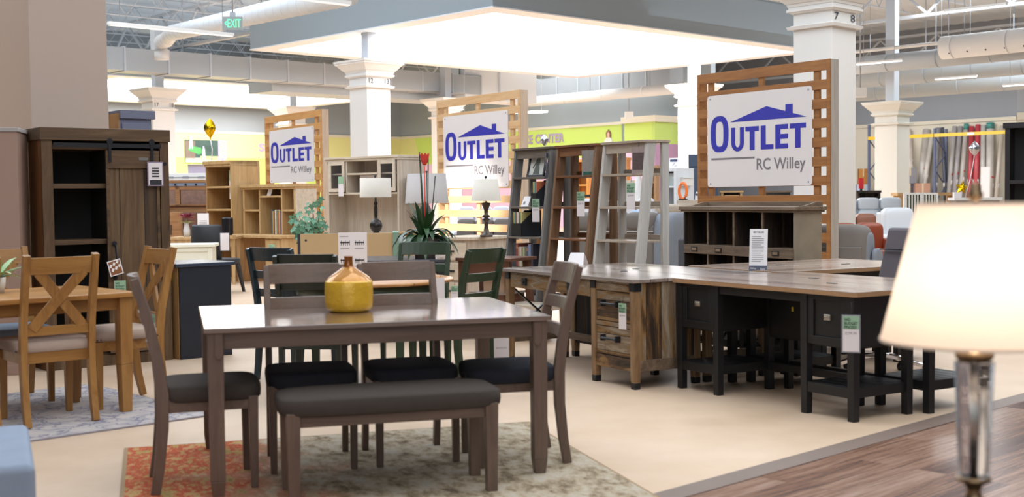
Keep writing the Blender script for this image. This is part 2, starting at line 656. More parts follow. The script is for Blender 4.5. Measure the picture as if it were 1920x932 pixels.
def plank_mat():
    m, nt, b, N, L = newmat('plank_floor')
    tc = N.new('ShaderNodeTexCoord')
    bk = N.new('ShaderNodeTexBrick')
    bk.inputs['Scale'].default_value = 1
    bk.inputs['Brick Width'].default_value = 1.3
    bk.inputs['Row Height'].default_value = .15
    bk.inputs['Mortar Size'].default_value = .002
    bk.inputs['Color1'].default_value = (0, 0, 0, 1)
    bk.inputs['Color2'].default_value = (1, 1, 1, 1)
    bk.inputs['Mortar'].default_value = (.3, .3, .3, 1)
    L.new(tc.outputs['Object'], bk.inputs['Vector'])
    mp = N.new('ShaderNodeMapping'); mp.inputs['Scale'].default_value = (.7, 14, 1)
    L.new(tc.outputs['Object'], mp.inputs['Vector'])
    ad = N.new('ShaderNodeVectorMath'); ad.operation = 'MULTIPLY_ADD'; ad.inputs[1].default_value = (5, 5, 5)
    L.new(bk.outputs['Color'], ad.inputs[0]); L.new(mp.outputs[0], ad.inputs[2])
    n1 = N.new('ShaderNodeTexNoise'); n1.inputs['Scale'].default_value = 3; n1.inputs['Detail'].default_value = 9; n1.inputs['Roughness'].default_value = .7
    L.new(ad.outputs[0], n1.inputs['Vector'])
    ma = N.new('ShaderNodeMix'); ma.data_type = 'RGBA'; ma.inputs['Factor'].default_value = .22
    L.new(n1.outputs['Fac'], ma.inputs['A']); L.new(bk.outputs['Color'], ma.inputs['B'])
    r = ramp(N, [(.25, '#3a2826'), (.42, '#62463d'), (.52, '#84624f'), (.62, '#9a7a68'), (.8, '#a99085')])
    L.new(ma.outputs['Result'], r.inputs['Fac'])
    L.new(r.outputs['Color'], b.inputs['Base Color'])
    b.inputs['Roughness'].default_value = .27
    b.inputs['Specular IOR Level'].default_value = .5
    return m


eo = Vector((.58, 5.35, 0))     # a point of the boundary between beige floor and planks
ft = struct('floor', MB().box(-25, -14, 0, 25, -.14, .004), plank_mat())
place(ft, eo.x, eo.y, 0, 43.6)
ts = struct('trim_1', MB().box(-25, -.14, 0, 25, 0, .006), plain('grey_floor_strip', '#7d6b61', .5, var=.1))
place(ts, eo.x, eo.y, 0, 43.6)

# ---- ceiling deck
M['deck'] = plain('deck_paint', '#d0d4d8', .6)
dk = MB()
U0, U1, V0, V1, ZC = -35, 75, -50, 62, 8.5    # u along A, v along B
dvs = []
nst = 330
for i in range(nst + 1):
    u = U0 + (U1 - U0) * i / nst
    z = ZC + (.03 if (i // 1) % 2 else 0)
    for v in (V0, V1):
        p = A * u + B * v
        dvs.append((p.x, p.y, z))
dfs = []
for i in range(nst):
    dfs.append((2 * i, 2 * i + 1, 2 * i + 3, 2 * i + 2))
dk.add(dvs, dfs)
struct('ceiling', dk, M['deck'])

# ---- walls
M['wgrey'] = plain('grey_wall_paint', '#8f969b', .7)
M['wgreyd'] = plain('dark_grey_wall_paint', '#888b91', .7)
M['wcream'] = plain('cream_wall_paint', '#cfc6b4', .7)
M['wlime'] = plain('lime_wall_paint', '#bdd268', .7)
M['wyel'] = plain('pale_yellow_wall_paint', '#d0cc88', .7)
M['wpink'] = plain('pink_wall_paint', '#dfb6cf', .7)
M['wpurple'] = plain('mauve_wall_paint', '#a9839f', .7)
M['wlilac'] = plain('lilac_wall_paint', '#bfb2c6', .7)
K = Vector((-5.6, 62, 0))       # inner corner of the two back walls


def wall(name, p, ang, length, thick, h, m):
    o = struct(name, MB().box(0, 0, 0, length, thick, h), m)
    place(o, p.x, p.y, 0, ang)
    return o


bl_len = 60
pl = K - B * bl_len
wl = wall('wall_back_left', pl, AL, bl_len, .3, ZC + .1, M['wgrey'])
wc = wall('wall_back_center', K, AL - 90, 19.5, .3, ZC + .1, M['wgrey'])


def band(parent, name, x0, x1, z0, z1, m, d=.03):
    return struct(name, MB().box(x0, -d, z0, x1, 0, z1), m, parent)


ZT = 4.32
band(wl, 'trim_2', 0, bl_len, ZT, ZT + .12, M['wcream'], .06)
band(wl, 'upper_band', 0, bl_len, 3.25, ZT, M['wyel'])
band(wl, 'lower_band', 0, bl_len, 0, 3.25, M['wlime'])
band(wc, 'trim_3', 0, 14.9, ZT, ZT + .12, M['wcream'], .06)
mb = MB().prism([(0, 3.0), (1.7, 3.0), (1.2, ZT), (0, ZT)], -.03, 0)
struct('yellow_band', mb, M['wyel'], wc)
mb = MB().prism([(1.7, 3.0), (14.9, 3.0), (14.9, ZT), (1.2, ZT)], -.03, 0)
struct('lime_band', mb, M['wlime'], wc)
band(wc, 'pink_band', 0, 14.9, 0, 3.0, M['wpink'])


def along(wp, ang, px):         # distance along a wall at which an image column meets it
    c, s = cos(radians(ang)), sin(radians(ang))
    k = (px - 960) / FPX
    return (k * wp.y - wp.x) / (c - k * s)


# lettering on the walls
M['lilac'] = plain('lilac_letters', '#a48fb2', .6)
a0, a1 = along(K, AL - 90, 986), along(K, AL - 90, 1061)
zz0 = zat(271, *(K + Vector((cos(radians(AL - 90)), sin(radians(AL - 90)), 0)) * a0).xy)
zz1 = zat(254, *(K + Vector((cos(radians(AL - 90)), sin(radians(AL - 90)), 0)) * a0).xy)
struct('wall_lettering', text_mb('CE CENTER', a0, zz0, a1 - a0, zz1 - zz0, -.06, .03), M['lilac'], wc)
s0_, s1_ = along(pl, AL, 487), along(pl, AL, 499)
wp = pl + B * s0_
struct('wall_lettering', text_mb('S', s0_, zat(284, wp.x, wp.y), s1_ - s0_, zat(269, wp.x, wp.y) - zat(284, wp.x, wp.y), -.06, .03), M['lilac'], wl)

# poster on the left wall: two movers carry a green sofa on a street
q0, q1 = along(pl, AL, 349), along(pl, AL, 410)
wp = pl + B * q0
zz0, zz1 = zat(305, wp.x, wp.y), zat(262, wp.x, wp.y)
t = thing('wall_poster', 'large photo poster of two people carrying a green sofa on the yellow-green wall', 'poster', wp.x, wp.y, zz0, AL)
PW, PH = q1 - q0, zz1 - zz0
obj('print', MB().box(0, -.1, 0, PW, -.05, PH), plain('poster_trees', '#2e4640', .6, var=.7, vscale=2.2), t)
obj('street', MB().box(0, -.105, 0, PW, -.1, PH * .22), plain('poster_street', '#97a08c', .6, var=.2), t)
obj('grass', MB().box(PW * .45, -.106, PH * .14, PW, -.1, PH * .3), plain('poster_grass', '#9db070', .6, var=.2), t)
obj('house', MB().box(0, -.106, PH * .2, PW * .3, -.1, PH * .95), plain('poster_house', '#67594e', .6, var=.3), t)
obj('sofa', MB().prism([(PW * .08, PH * .55), (PW * .12, PH * .74), (PW * .48, PH * .66), (PW * .5, PH * .42), (PW * .4, PH * .36)], -.112, -.1), plain('poster_sofa', '#3f8a46', .6, var=.2), t)
for (u, v, w_) in ((.5, .12, .12), (.12, .6, .1)):
    mv = MB().prism([(PW * u, PH * v), (PW * (u + .03), PH * v), (PW * (u + .05), PH * (v + .25)), (PW * (u + .08), PH * v), (PW * (u + .11), PH * v), (PW * (u + .09), PH * (v + .5)), (PW * (u + .02), PH * (v + .5))], -.114, -.1)
    mv.prism([(PW * (u + .035), PH * (v + .5)), (PW * (u + .075), PH * (v + .5)), (PW * (u + .075), PH * (v + .6)), (PW * (u + .035), PH * (v + .6))], -.114, -.1)
    obj('printed_person', mv, plain('poster_clothes', '#aebccb', .6, var=.2), t)
q2, q3 = along(pl, AL, 411), along(pl, AL, 426)
wp = pl + B * q2
t = thing('wall_banner', 'narrow lilac banner with upright yellow letters beside the sofa poster', 'banner', wp.x, wp.y, zz0, AL)
obj('panel', MB().box(0, -.07, 0, q3 - q2, -.04, PH), M['lilac'], t)
tm = text_mb('OWN', PH * .02, -(q3 - q2) * .86, PH * .9, (q3 - q2) * .72, -.08, .02)
tm.v = [(-z, y, x) for x, y, z in tm.v]
obj('lettering', tm, M['wyel'], t)
# print of a woman on the center wall
a0, a1 = along(K, AL - 90, 1138), along(K, AL - 90, 1151)
wp = K - A * a0
zz0, zz1 = zat(285, wp.x, wp.y), zat(243, wp.x, wp.y)
t = thing('wall_print', 'cut-out print of a brown-haired woman in a white top on the lime wall', 'print', wp.x, wp.y, zz0, AL - 90)
w_, h_ = a1 - a0, zz1 - zz0
obj('top', MB().prism([(0, 0), (w_, 0), (w_ * 1.02, h_ * .5), (w_ * .75, h_ * .64), (w_ * .25, h_ * .64), (-.02, h_ * .5)], -.08, -.04), plain('print_white', '#dcd5cf', .6), t)
obj('hair', MB().prism([(w_ * .2, h_ * .55), (w_ * .8, h_ * .55), (w_ * .85, h_ * .85), (w_ * .5, h_), (w_ * .15, h_ * .85)], -.075, -.04), plain('print_hair', '#7c5540', .6), t)
obj('face', MB().prism([(w_ * .42, h_ * .62), (w_ * .62, h_ * .62), (w_ * .7, h_ * .78), (w_ * .52, h_ * .9), (w_ * .34, h_ * .78)], -.085, -.04), plain('print_skin', '#d9ab92', .6), t)

# block at the right end of the center wall
kb = K - A * 14.9
wb = wall('wall_kiosk_front', kb - B * .0, AL - 90, 3.2, .3, 4.55, M['wlime'])
bx0 = along(kb, AL - 90, 1222)
bo = kb - A * 0
wb2 = None
bk0 = D(1171, 300, 48.5)
kbx = thing('service_block', 'lime and mauve service block beside the tall white column', 'kiosk', bk0[0], bk0[1], 0, AL - 90)
kl = along(Vector(bk0), AL - 90, 1224)
zt = zat(232, bk0[0], bk0[1])
zm = zat(272, bk0[0], bk0[1])
obj('front_panel', MB().box(0, 0, zm, kl, .2, zt), M['wlime'], kbx)
obj('front_base', MB().box(0, 0, 0, kl, .2, zm), M['wpink'], kbx)
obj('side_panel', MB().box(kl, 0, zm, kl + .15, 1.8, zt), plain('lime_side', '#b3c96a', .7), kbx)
obj('side_base', MB().box(kl, 0, 0, kl + .15, 1.8, zm), M['wpurple'], kbx)
obj('cap', MB().box(-.1, -.1, zt, kl + .25, 1.85, zt + .25), M['wcream'], kbx)
bpy.data.objects.remove(wb)
# right wall with carpet store
KR = Vector(D(1560, 300, 57))
RL0 = along(KR, AL - 90, 1906)
wr = wall('wall_right', KR + A * 14, AL - 90, 14 + RL0, .3, ZC + .1, M['wgreyd'])
RL = along(KR, AL - 90, 1906)
band(wr, 'cream_band', 13.5, 14 + RL, 0, 4.3, M['wcream'])
band(wr, 'trim_4', 13.5, 14 + RL, 4.3, 4.45, M['wcream'], .08)
KR2 = KR - A * RL
w2 = wall('wall_right', KR2 + B * .0, AL - 90 + 35, 12, .3, ZC + .1, plain('grey_wall_light', '#a0a3a8', .7))
band(w2, 'cream_band', 0, 12, 0, 4.3, M['wcream'])
band(w2, 'trim_5', 0, 12, 4.3, 4.6, M['wcream'], .1)

# ---- luminous ceiling coffers
M['soffit'] = plain('soffit_paint', '#8e979b', .7)
M['soffitw'] = plain('soffit_white', '#d6d8da', .6)
M['skyglow'] = glow('luminous_ceiling', '#f6f9ff', 7.0)


def coffer(label, px, py, la, lb, z, face):
    """near corner at px, py; runs la along A and lb along B"""
    t = thing('luminous_ceiling', label, 'ceiling light', px, py, z, AL)
    lip = .55
    # local x = B, local y = A
    fr = MB()
    for x0, y0, x1, y1 in ((0, 0, lb, .12), (0, la - .12, lb, la), (0, .12, .12, la - .12), (lb - .12, .12, lb, la - .12)):
        fr.box(x0, y0, 0, x1, y1, face)
    obj('fascia', fr, M['soffit'], t)
    lp = MB()
    for x0, y0, x1, y1 in ((-.02, -.02, lb + .02, lip), (-.02, la - lip, lb + .02, la + .02), (-.02, lip, lip, la - lip), (lb - lip, lip, lb + .02, la - lip)):
        lp.box(x0, y0, -.03, x1, y1, 0)
    obj('lip', lp, M['soffitw'], t)
    obj('light_panel', MB().box(.12, .12, .16, lb - .12, la - .12, .2), M['skyglow'], t)
    obj('lid', MB().box(0, 0, face - .02, lb, la, face + .03), M['soffit'], t)
    return t


ZS = 5.5
n1 = D(924, 14, 26.8)
coffer('large square glowing ceiling panel with a grey surround in the middle of the hall', n1[0], n1[1], 9.9, 13.1, ZS, 1.15)
c2 = Vector((n1[0], n1[1], 0)) + A * 18.6
coffer('second glowing ceiling panel far left behind the grey duct', c2.x, c2.y, 9.9, 13.1, ZS, .9)

# ---- columns
W_ = .72


def column(label, pxc, Y, nums, top, mat, cap=True, dz=0.):
    x = D(pxc, 300, Y)[0]
    t = thing('column', label, 'column', x, Y, 0, AL)   # near corner at the origin, local x = B, y = A
    w = W_
    obj('shaft', MB().box(0, 0, 0, w, w, 4.42 + dz if cap else top), mat, t, .008)
    if not cap:
        return t
    cpm = MB()
    c = w / 2
    for z0, z1, e0, e1 in ((4.08, 4.13, .07, .09), (4.13, 4.15, .05, .03), (4.34, 4.37, .04, .07), (4.37, 4.41, .085, .085), (4.41, 4.45, .06, .06), (4.45, 4.50, .07, .085), (4.50, 4.57, .1, .16), (4.57, 4.66, .16, .24), (4.66, 4.7, .26, .26), (4.7, 4.75, .28, .29)):
        cpm.taper(c, c, z0 + dz, z1 + dz, w + 2 * e0, w + 2 * e0, w + 2 * e1, w + 2 * e1)
    obj('capital', cpm, mat, t)
    obj('post', MB().box(c - .14, c - .14, 4.7 + dz, c + .14, c + .14, top), M['steelpost'], t)
    if nums:
        nb = text_mb(nums[0], .06, 4.19 + dz, .13, .12, -.01, .01)
        obj('number', nb, M['inkn'], t)
        nb = text_mb(nums[1], w - .17, 4.19 + dz, .13, .12, -.01, .01)
        obj('number', nb, M['inkn'], t)
    return t


M['steelpost'] = plain('grey_post', '#b9bdc3', .5)
M['inkn'] = plain('number_ink', '#4b4b52', .7)
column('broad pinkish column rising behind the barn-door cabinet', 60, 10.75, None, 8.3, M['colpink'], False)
column('white column with a moulded capital and numbers 7 and 8, behind the largest outlet sign', 1560, 19.7, ('7', '8'), 8.4, M['colwhite'], True, -.06)
column('white column with a moulded capital and numbers 12 and 13, behind the white hutch', 690, 30.2, ('12', '13'), 5.6, M['colwhite'])
column('distant white column with numbers 17 and 18, right of the barn-door cabinet top', 289, 37, ('17', '18'), 6.6, M['colwhite'])
column('white column left of the largest outlet sign, its number half hidden', 1306, 37.5, ('11', '10'), 6.5, M['colwhite'])
column('cream column in front of the carpet racks at the right', 1682, 35.5, None, 8.4, plain('cream_column', '#c4c3bb', .6), True, -.76)
column('far white column top seen just above the left outlet sign', 543, 45, None, 5.6, M['colwhite'])
column('far white column top peeping out left of the middle outlet sign', 835, 42, None, 6.5, M['colwhite'])

# ---- open-web joists and girders
M['joist'] = plain('joist_paint', '#b3b7bc', .55)
M['duct'] = plain('duct_paint', '#a3a9ae', .5)
M['ductw'] = plain('white_duct', '#d9dadb', .5)


def truss(name, label, p, ang, L, z0, z1, group, step=1.0, ch=.05):
    t = tag(None or obj(name, truss_mb(L, z0, z1, step, ch), M['joist']), label, 'ceiling joist' if 'joist' in name else 'girder', group)
    place(t, p.x, p.y, 0, ang)
    return t


def truss_mb(L, z0, z1, step, ch):
    mb = MB()
    mb.box(0, -ch, z0 - ch, L, ch, z0).box(0, -ch, z1, L, ch, z1 + ch)
    n = int(L / step)
    for i in range(n):
        x = i * step
        a, b_ = ((x, 0, z0), (x + step, 0, z1)) if i % 2 else ((x, 0, z1), (x + step, 0, z0))
        mb.bar(a, b_, ch * .7, ch * .7)
    return mb


jm = truss_mb(70, 7.35, 8.35, .8, .03)
first = None
for k in range(28):
    u = 8 + k * 2.1
    p = A * u + B * (-32)
    if first is None:
        first = truss('ceiling_joist', 'grey open-web steel joist under the roof deck, one of the parallel row', p, AL, 70, 7.35, 8.35, 'open-web joists under the roof deck', .8, .03)
    else:
        o = first.copy()
        COL.objects.link(o)
        place(o, p.x, p.y, 0, AL)
first = None
for v in (-6, 7.6, 21.2, 34.8, 48):
    p = B * v + A * 4
    if first is None:
        first = truss('roof_girder', 'heavy grey steel girder truss crossing below the joists', p, AL + 90, 66, 6.75, 7.9, 'girder trusses crossing the hall', 1.3, .09)
    else:
        o = first.copy()
        COL.objects.link(o)
        place(o, p.x, p.y, 0, AL + 90)

# ---- ducts
p0 = Vector(D(150, 300, 33.6))
p0.z = 0
L1 = along(p0, AL, 905)
t = thing('rectangular_duct', 'long grey rectangular air duct crossing in front of the far glowing ceiling', 'duct', p0.x, p0.y, 0, AL)
zb_, zt_ = 5.02, 5.66
obj('duct_body', MB().box(0, 0, zb_, L1, .8, zt_), M['duct'], t)
fl = MB()
k = 0
while k < L1:
    fl.box(k, -.025, zb_ - .03, k + .05, .83, zt_ + .03)
    k += 1.35
obj('seam_flange', fl, M['steelpost'], t)
obj('lower_return', MB().box(L1 * .45, .8, zb_ - .25, L1 * .98, 2.2, zb_ + .1), M['duct'], t)
hb = MB()
k = .7
while k < L1:
    hb.cyl((k, .4, zt_), (k, .4, 8.4), .02, n=6)
    k += 2.7
obj('hanger_rod', hb, M['steel'], t)
# end riser at the right of that duct
x0, y0, w = span(872, 1006, 43.5, AL, 150)
t = thing('duct_riser', 'white square duct end box hanging behind the glowing ceiling', 'duct', x0, y0, 0, AL)
obj('box', MB().box(0, 0, zat(186, x0, y0), w, 1.2, 6.0), M['soffitw'], t)
obj('flange', MB().box(w * .45, -.03, zat(186, x0, y0), w * .45 + .08, 0, 6.0), M['steelpost'], t)
# gray duct to the right of it, along A
p1 = D(1005, 170, 52)
LL = along(Vector(p1), AL - 90, 1258)
t = thing('rectangular_duct', 'dark grey rectangular duct below the far corner of the glowing ceiling', 'duct', p1[0], p1[1], 0, AL - 90)
zz0, zz1 = zat(181, p1[0], p1[1]), zat(150, p1[0], p1[1])
obj('duct_body', MB().box(0, 0, zz0, LL, .8, zz1), plain('dark_duct', '#8e9297', .5), t)
fl = MB()
for i in range(6):
    fl.box(i * LL / 6, -.03, zz0 - .03, i * LL / 6 + .06, .83, zz1 + .03)
obj('seam_flange', fl, M['duct'], t)
obj('hanger_rod', MB().cyl((1, .4, zz1), (1, .4, 8.4), .03, n=6).cyl((LL - 1, .4, zz1), (LL - 1, .4, 8.4), .03, n=6), M['steel'], t)


def round_duct(label, pts, r, m, rings=1.2, holes=False):
    t = thing('round_duct', label, 'duct', *pts[0])
    P0 = Vector(pts[0])
    loc = [Vector(p) - P0 for p in pts]
    obj('duct_body', MB().tube(loc, r, 24), m, t)
    rg = MB()
    for a, b_ in zip(loc[:-1], loc[1:]):
        L = (b_ - a).length
        d = (b_ - a).normalized()
        k = .3
        while k < L:
            rg.cyl(a + d * k, a + d * (k + .04), r * 1.03, n=24)
            k += rings
    if rg.v:
        obj('seam_ring', rg, m, t)
    hb = MB()
    a, b_ = loc[0], loc[-1]
    k = .6
    L = (b_ - a).length
    while k < L:
        q = a + (b_ - a) * (k / L)
        hb.cyl(q + Vector((0, 0, r)), Vector((q.x, q.y, 8.45 - P0.z)), .015, n=6)
        k += 3.
    if len(pts) == 2:
        obj('hanger_rod', hb, M['steel'], t)
    if holes:
        ho = MB()
        d = (loc[1] - loc[0]).normalized()
        sd = Vector((0, 0, 1)).cross(d).normalized()
        if sd.y > 0:
            sd = -sd
        k = .3
        while k < (loc[1] - loc[0]).length:
            c = loc[0] + d * k + (sd * .8 + Vector((0, 0, -.6))) * r
            ho.cyl(c, c + (sd * .8 + Vector((0, 0, -.6))) * .01, .022, n=8)
            k += .5
        obj('air_hole', ho, M['black'], t)
    return t


# white spiral duct: rises from the rectangular duct and runs toward us to the right
e0 = D(303, 112, 34.2)
e1 = D(303, 78, 34.0)
e2 = D(322, 62, 32.5)
e3 = D(655, -12, 20.5)
round_duct('white round duct with an elbow at the upper left, running up to the right', [e0, (e0[0], e0[1], e1[2] - .25), e1, ((e1[0] + e2[0]) / 2, (e1[1] + e2[1]) / 2, e2[2] - .08), e2, e3], .2, M['ductw'], .5)
d0 = D(1768, 90, 33)
dd_ = -A
round_duct('white round duct with a capped end at the upper right', [d0, (d0[0] + dd_.x * 14, d0[1] + dd_.y * 14, d0[2])], .31, M['ductw'], 1.5, True)
for i, (px, py, Y, r, lab) in enumerate(((1560, 128, 36, .25, 'grey round duct running under the girders at the upper right'),
                                         (1560, 152, 40, .3, 'long grey round duct above the strip lights at the right'),
                                         (1560, 178, 44, .3, 'lowest long grey round duct above the carpet wall'))):
    d0 = D(px, py, Y)
    q = [d0, (d0[0] + dd_.x * (9 if i == 0 else 22), d0[1] + dd_.y * (9 if i == 0 else 22), d0[2])]
    round_duct(lab, q, r, M['duct'], 1.5, False)
    t = obj('conduit', MB().tube([(0, 0, 0), (dd_.x * 22, dd_.y * 22, 0)], .05, 8), M['ductw'])
    place(t, d0[0], d0[1] - .4, d0[2] + r + .12)
    tag(t, ['thin white pipe along the top of the upper grey duct', 'thin white pipe along the top of the middle grey duct', 'thin white pipe along the top of the lowest grey duct'][i], 'pipe')
d0 = D(985, 192, 50)
round_duct('pale round duct low under the dark rectangular duct, above the lime wall', [d0, (d0[0] - A.x * 8.5, d0[1] - A.y * 8.5, d0[2])], .2, M['ductw'], 2)
d0 = D(1030, 350, 55)

# ---- strip lights
M['tubedim'] = glow('dim_strip_glow', '#e8ecf2', .35)
M['tube'] = glow('strip_light_glow', '#f4f6ff', 5.0)


def strip(px, py, Y, L, ang, label, glowm=None):
    x, y, z = D(px, py, Y)
    t = thing('strip_light', label, 'ceiling light', x, y, z, ang, 'slim strip lights')
    obj('housing', MB().box(0, -.045, .012, L, .045, .06), M['white'], t)
    obj('diffuser', MB().box(.02, -.035, -.006, L - .02, .035, .012), glowm or M['tube'], t)
    w = MB()
    for k in (.2, L - .2):
        w.cyl((k, 0, .06), (k, 0, 8.45 - z), .006, n=6)
    obj('wire', w, M['steel'], t)
    return t


strip(1772, 24, 24, 1.2, -AL, 'strip light highest at the upper right, above the capped white duct')
strip(1606, 122, 32, 1.25, -AL, 'strip light just right of the white column with numbers 7 and 8')
strip(1753, 150, 36, 1.25, -AL, 'strip light above the carpet rolls')
strip(1880, 162, 34, 1.25, -AL, 'strip light cut off by the right edge of the photo')
strip(1622, 182, 44, 1.3, -AL, 'farthest strip light, low beside the post of the cream column')
strip(860, 216, 40, 3.0, AL - 90 + 30, 'strip light beside the middle outlet sign top')
strip(203, 47, 20, 2.3, AL, 'long strip light in the upper left under the joists', M['tubedim'])
strip(545, -3, 17, 1.0, AL, 'strip light at the top edge above the white round duct', M['tubedim'])

# ---- exit sign and white box
ex = D(418, 56, 22)
t = thing('exit_sign', 'hanging green EXIT sign with a left arrow', 'exit sign', ex[0], ex[1], ex[2], 6)
ew, eh = .345, .235
obj('housing', MB().box(0, 0, 0, ew, .05, eh), plain('exit_housing', '#8b928f', .5), t)
eg = glow('exit_green', '#4ff0a0', 2.2, '#2a8f5f')
obj('lettering', text_mb('EXIT', .085, .045, ew - .115, .145, -.004, -.004), eg, t)
obj('arrow', MB().prism([(.03, .118), (.062, .155), (.072, .146), (.048, .118), (.072, .09), (.062, .081)], -.005, -.001), eg, t)
obj('hanger', MB().cyl((ew / 2, .025, eh), (ew / 2, .025, 8.4 - ex[2]), .012, n=8).box(ew / 2 - .05, .0, eh, ew / 2 + .05, .05, eh + .08), M['steel'], t)
for px, py, Y, lab in ((1172, 222, 47, 'small white equipment box hanging on a rod above the service block'), (1604, 182, 34, 'small white equipment box beside the white column with numbers 7 and 8')):
    x, y, z = D(px, py, Y)
    t = thing('hanging_box', lab, 'equipment box', x, y, z, 0)
    obj('box', MB().box(0, 0, 0, .32, .2, .26), M['white'], t, .01)
    obj('rod', MB().cyl((.16, .1, .26), (.16, .1, 8.4 - z), .02, n=8), M['steel'], t)

# ---- light: area lights added as fill from overhead, in front and up to the deck
def area(name, loc, rot, sx, sy, e, col=(1, .98, .95)):
    l = bpy.data.lights.new(name, 'AREA')
    l.shape = 'RECTANGLE'
    l.size = sx
    l.size_y = sy
    l.energy = e
    l.color = col
    o = bpy.data.objects.new(name, l)
    COL.objects.link(o)
    o.location = loc
    o.rotation_euler = rot
    return o


CW = (.88, .95, 1)
area('added_overhead_fill', (3, 6, 7.2), (0, 0, radians(AL)), 10, 8, 620, CW)  # overhead fill added to brighten furniture and walls
area('added_overhead_fill', (-7, 14, 7.2), (0, 0, radians(AL)), 9, 8, 600, CW)
area('added_overhead_fill', (8, 16, 7.2), (0, 0, radians(AL)), 9, 8, 600, CW)
area('added_overhead_fill', (0, -5, 6.5), (radians(25), 0, 0), 10, 6, 330, CW)
area('added_overhead_fill', (18, 36, 7.0), (0, 0, radians(AL)), 10, 10, 1500, CW)
area('added_overhead_fill', (-16, 36, 7.0), (0, 0, radians(AL)), 10, 10, 300, CW)
area('added_overhead_fill', (2, 50, 7.0), (0, 0, radians(AL)), 10, 6, 900, CW)
area('added_overhead_fill', (13, 48, 7.0), (0, 0, radians(AL)), 8, 8, 900, CW)
CU_ = (.74, .87, 1)
# added uplights that brighten the roof deck; no fixture carries them
area('added_deck_fill', (-8.5, 23, 6.3), (pi, 0, radians(AL)), 12, 12, 2600, CU_)
area('added_deck_fill', (19, 30, 5.8), (pi, 0, radians(AL)), 22, 24, 800, CU_)
area('added_deck_fill', (-2, 12, 6.2), (pi, 0, radians(AL)), 14, 10, 900, CU_)
area('added_deck_fill', (-14, 44, 6.9), (pi, 0, radians(AL)), 18, 20, 520, (.9, .95, 1))
area('added_front_fill', (0, -9, 3.5), (radians(82), 0, 0), 16, 5, 200, (.9, .96, 1))  # frontal fill added behind the camera, no real opening
wd = bpy.data.worlds.new('world')
S.world = wd
wd.use_nodes = True
wd.node_tree.nodes['Background'].inputs[0].default_value = (.86, .92, 1, 1)
wd.node_tree.nodes['Background'].inputs[1].default_value = .22
S.view_settings.view_transform = 'Standard'
S.view_settings.look = 'None'
S.view_settings.exposure = .2
S.view_settings.gamma = 1
S.view_settings.use_curve_mapping = False
S.cycles.use_denoising = True
S.cycles.max_bounces = 8
S.cycles.sample_clamp_indirect = 6
# ================================================================ gray-brown dining set
R0 = 15.5
c0, s0 = cos(radians(R0)), sin(radians(R0))


def tl(ox, oy, x, y, rot):      # local to world
    c, s = cos(radians(rot)), sin(radians(rot))
    return ox + c * x - s * y, oy + s * x + c * y


TX, TY = -1.36, 5.35            # near left corner of the table top
TW, TD, TH = 1.60, 1.20, .757
t = thing('dining_table', 'grey-brown rectangular dining table with a shiny top holding the amber vase', 'table', TX, TY, 0, R0)
obj('tabletop', MB().box(0, 0, TH - .024, TW, TD, TH), M['taupetop'], t, .004)
ap = MB()
for y in (.035, TD - .06):
    ap.box(.08, y, TH - .1, TW - .08, y + .022, TH - .024)
for x in (.035, TW - .06):
    ap.box(x, .08, TH - .1, x + .022, TD - .08, TH - .024)
obj('apron', ap, M['taupex'], t, .002)
for lx, ly in ((.05, .05), (TW - .05, .05), (.05, TD - .05), (TW - .05, TD - .05)):
    mb = MB().taper(lx, ly, .07, TH - .024, .066, .066, .07, .07)
    mb.taper(lx, ly, 0, .07, .05, .05, .066, .066)
    lg = obj('leg', mb, M['taupe'], t, .003)
    sx = 1 if lx < TW / 2 else -1
    sy = -1 if ly < TD / 2 else 1
    obj('corner_bracket', MB().prism([(lx - .004 * sx, TH - .026), (lx + .032 * sx, TH - .026), (lx + .032 * sx, TH - .125), (lx + .022 * sx, TH - .14), (lx + .006 * sx, TH - .14), (lx - .004 * sx, TH - .125)][::sx], ly + sy * .036 - .006, ly + sy * .036 + .006), M['taupe'], lg, .002)


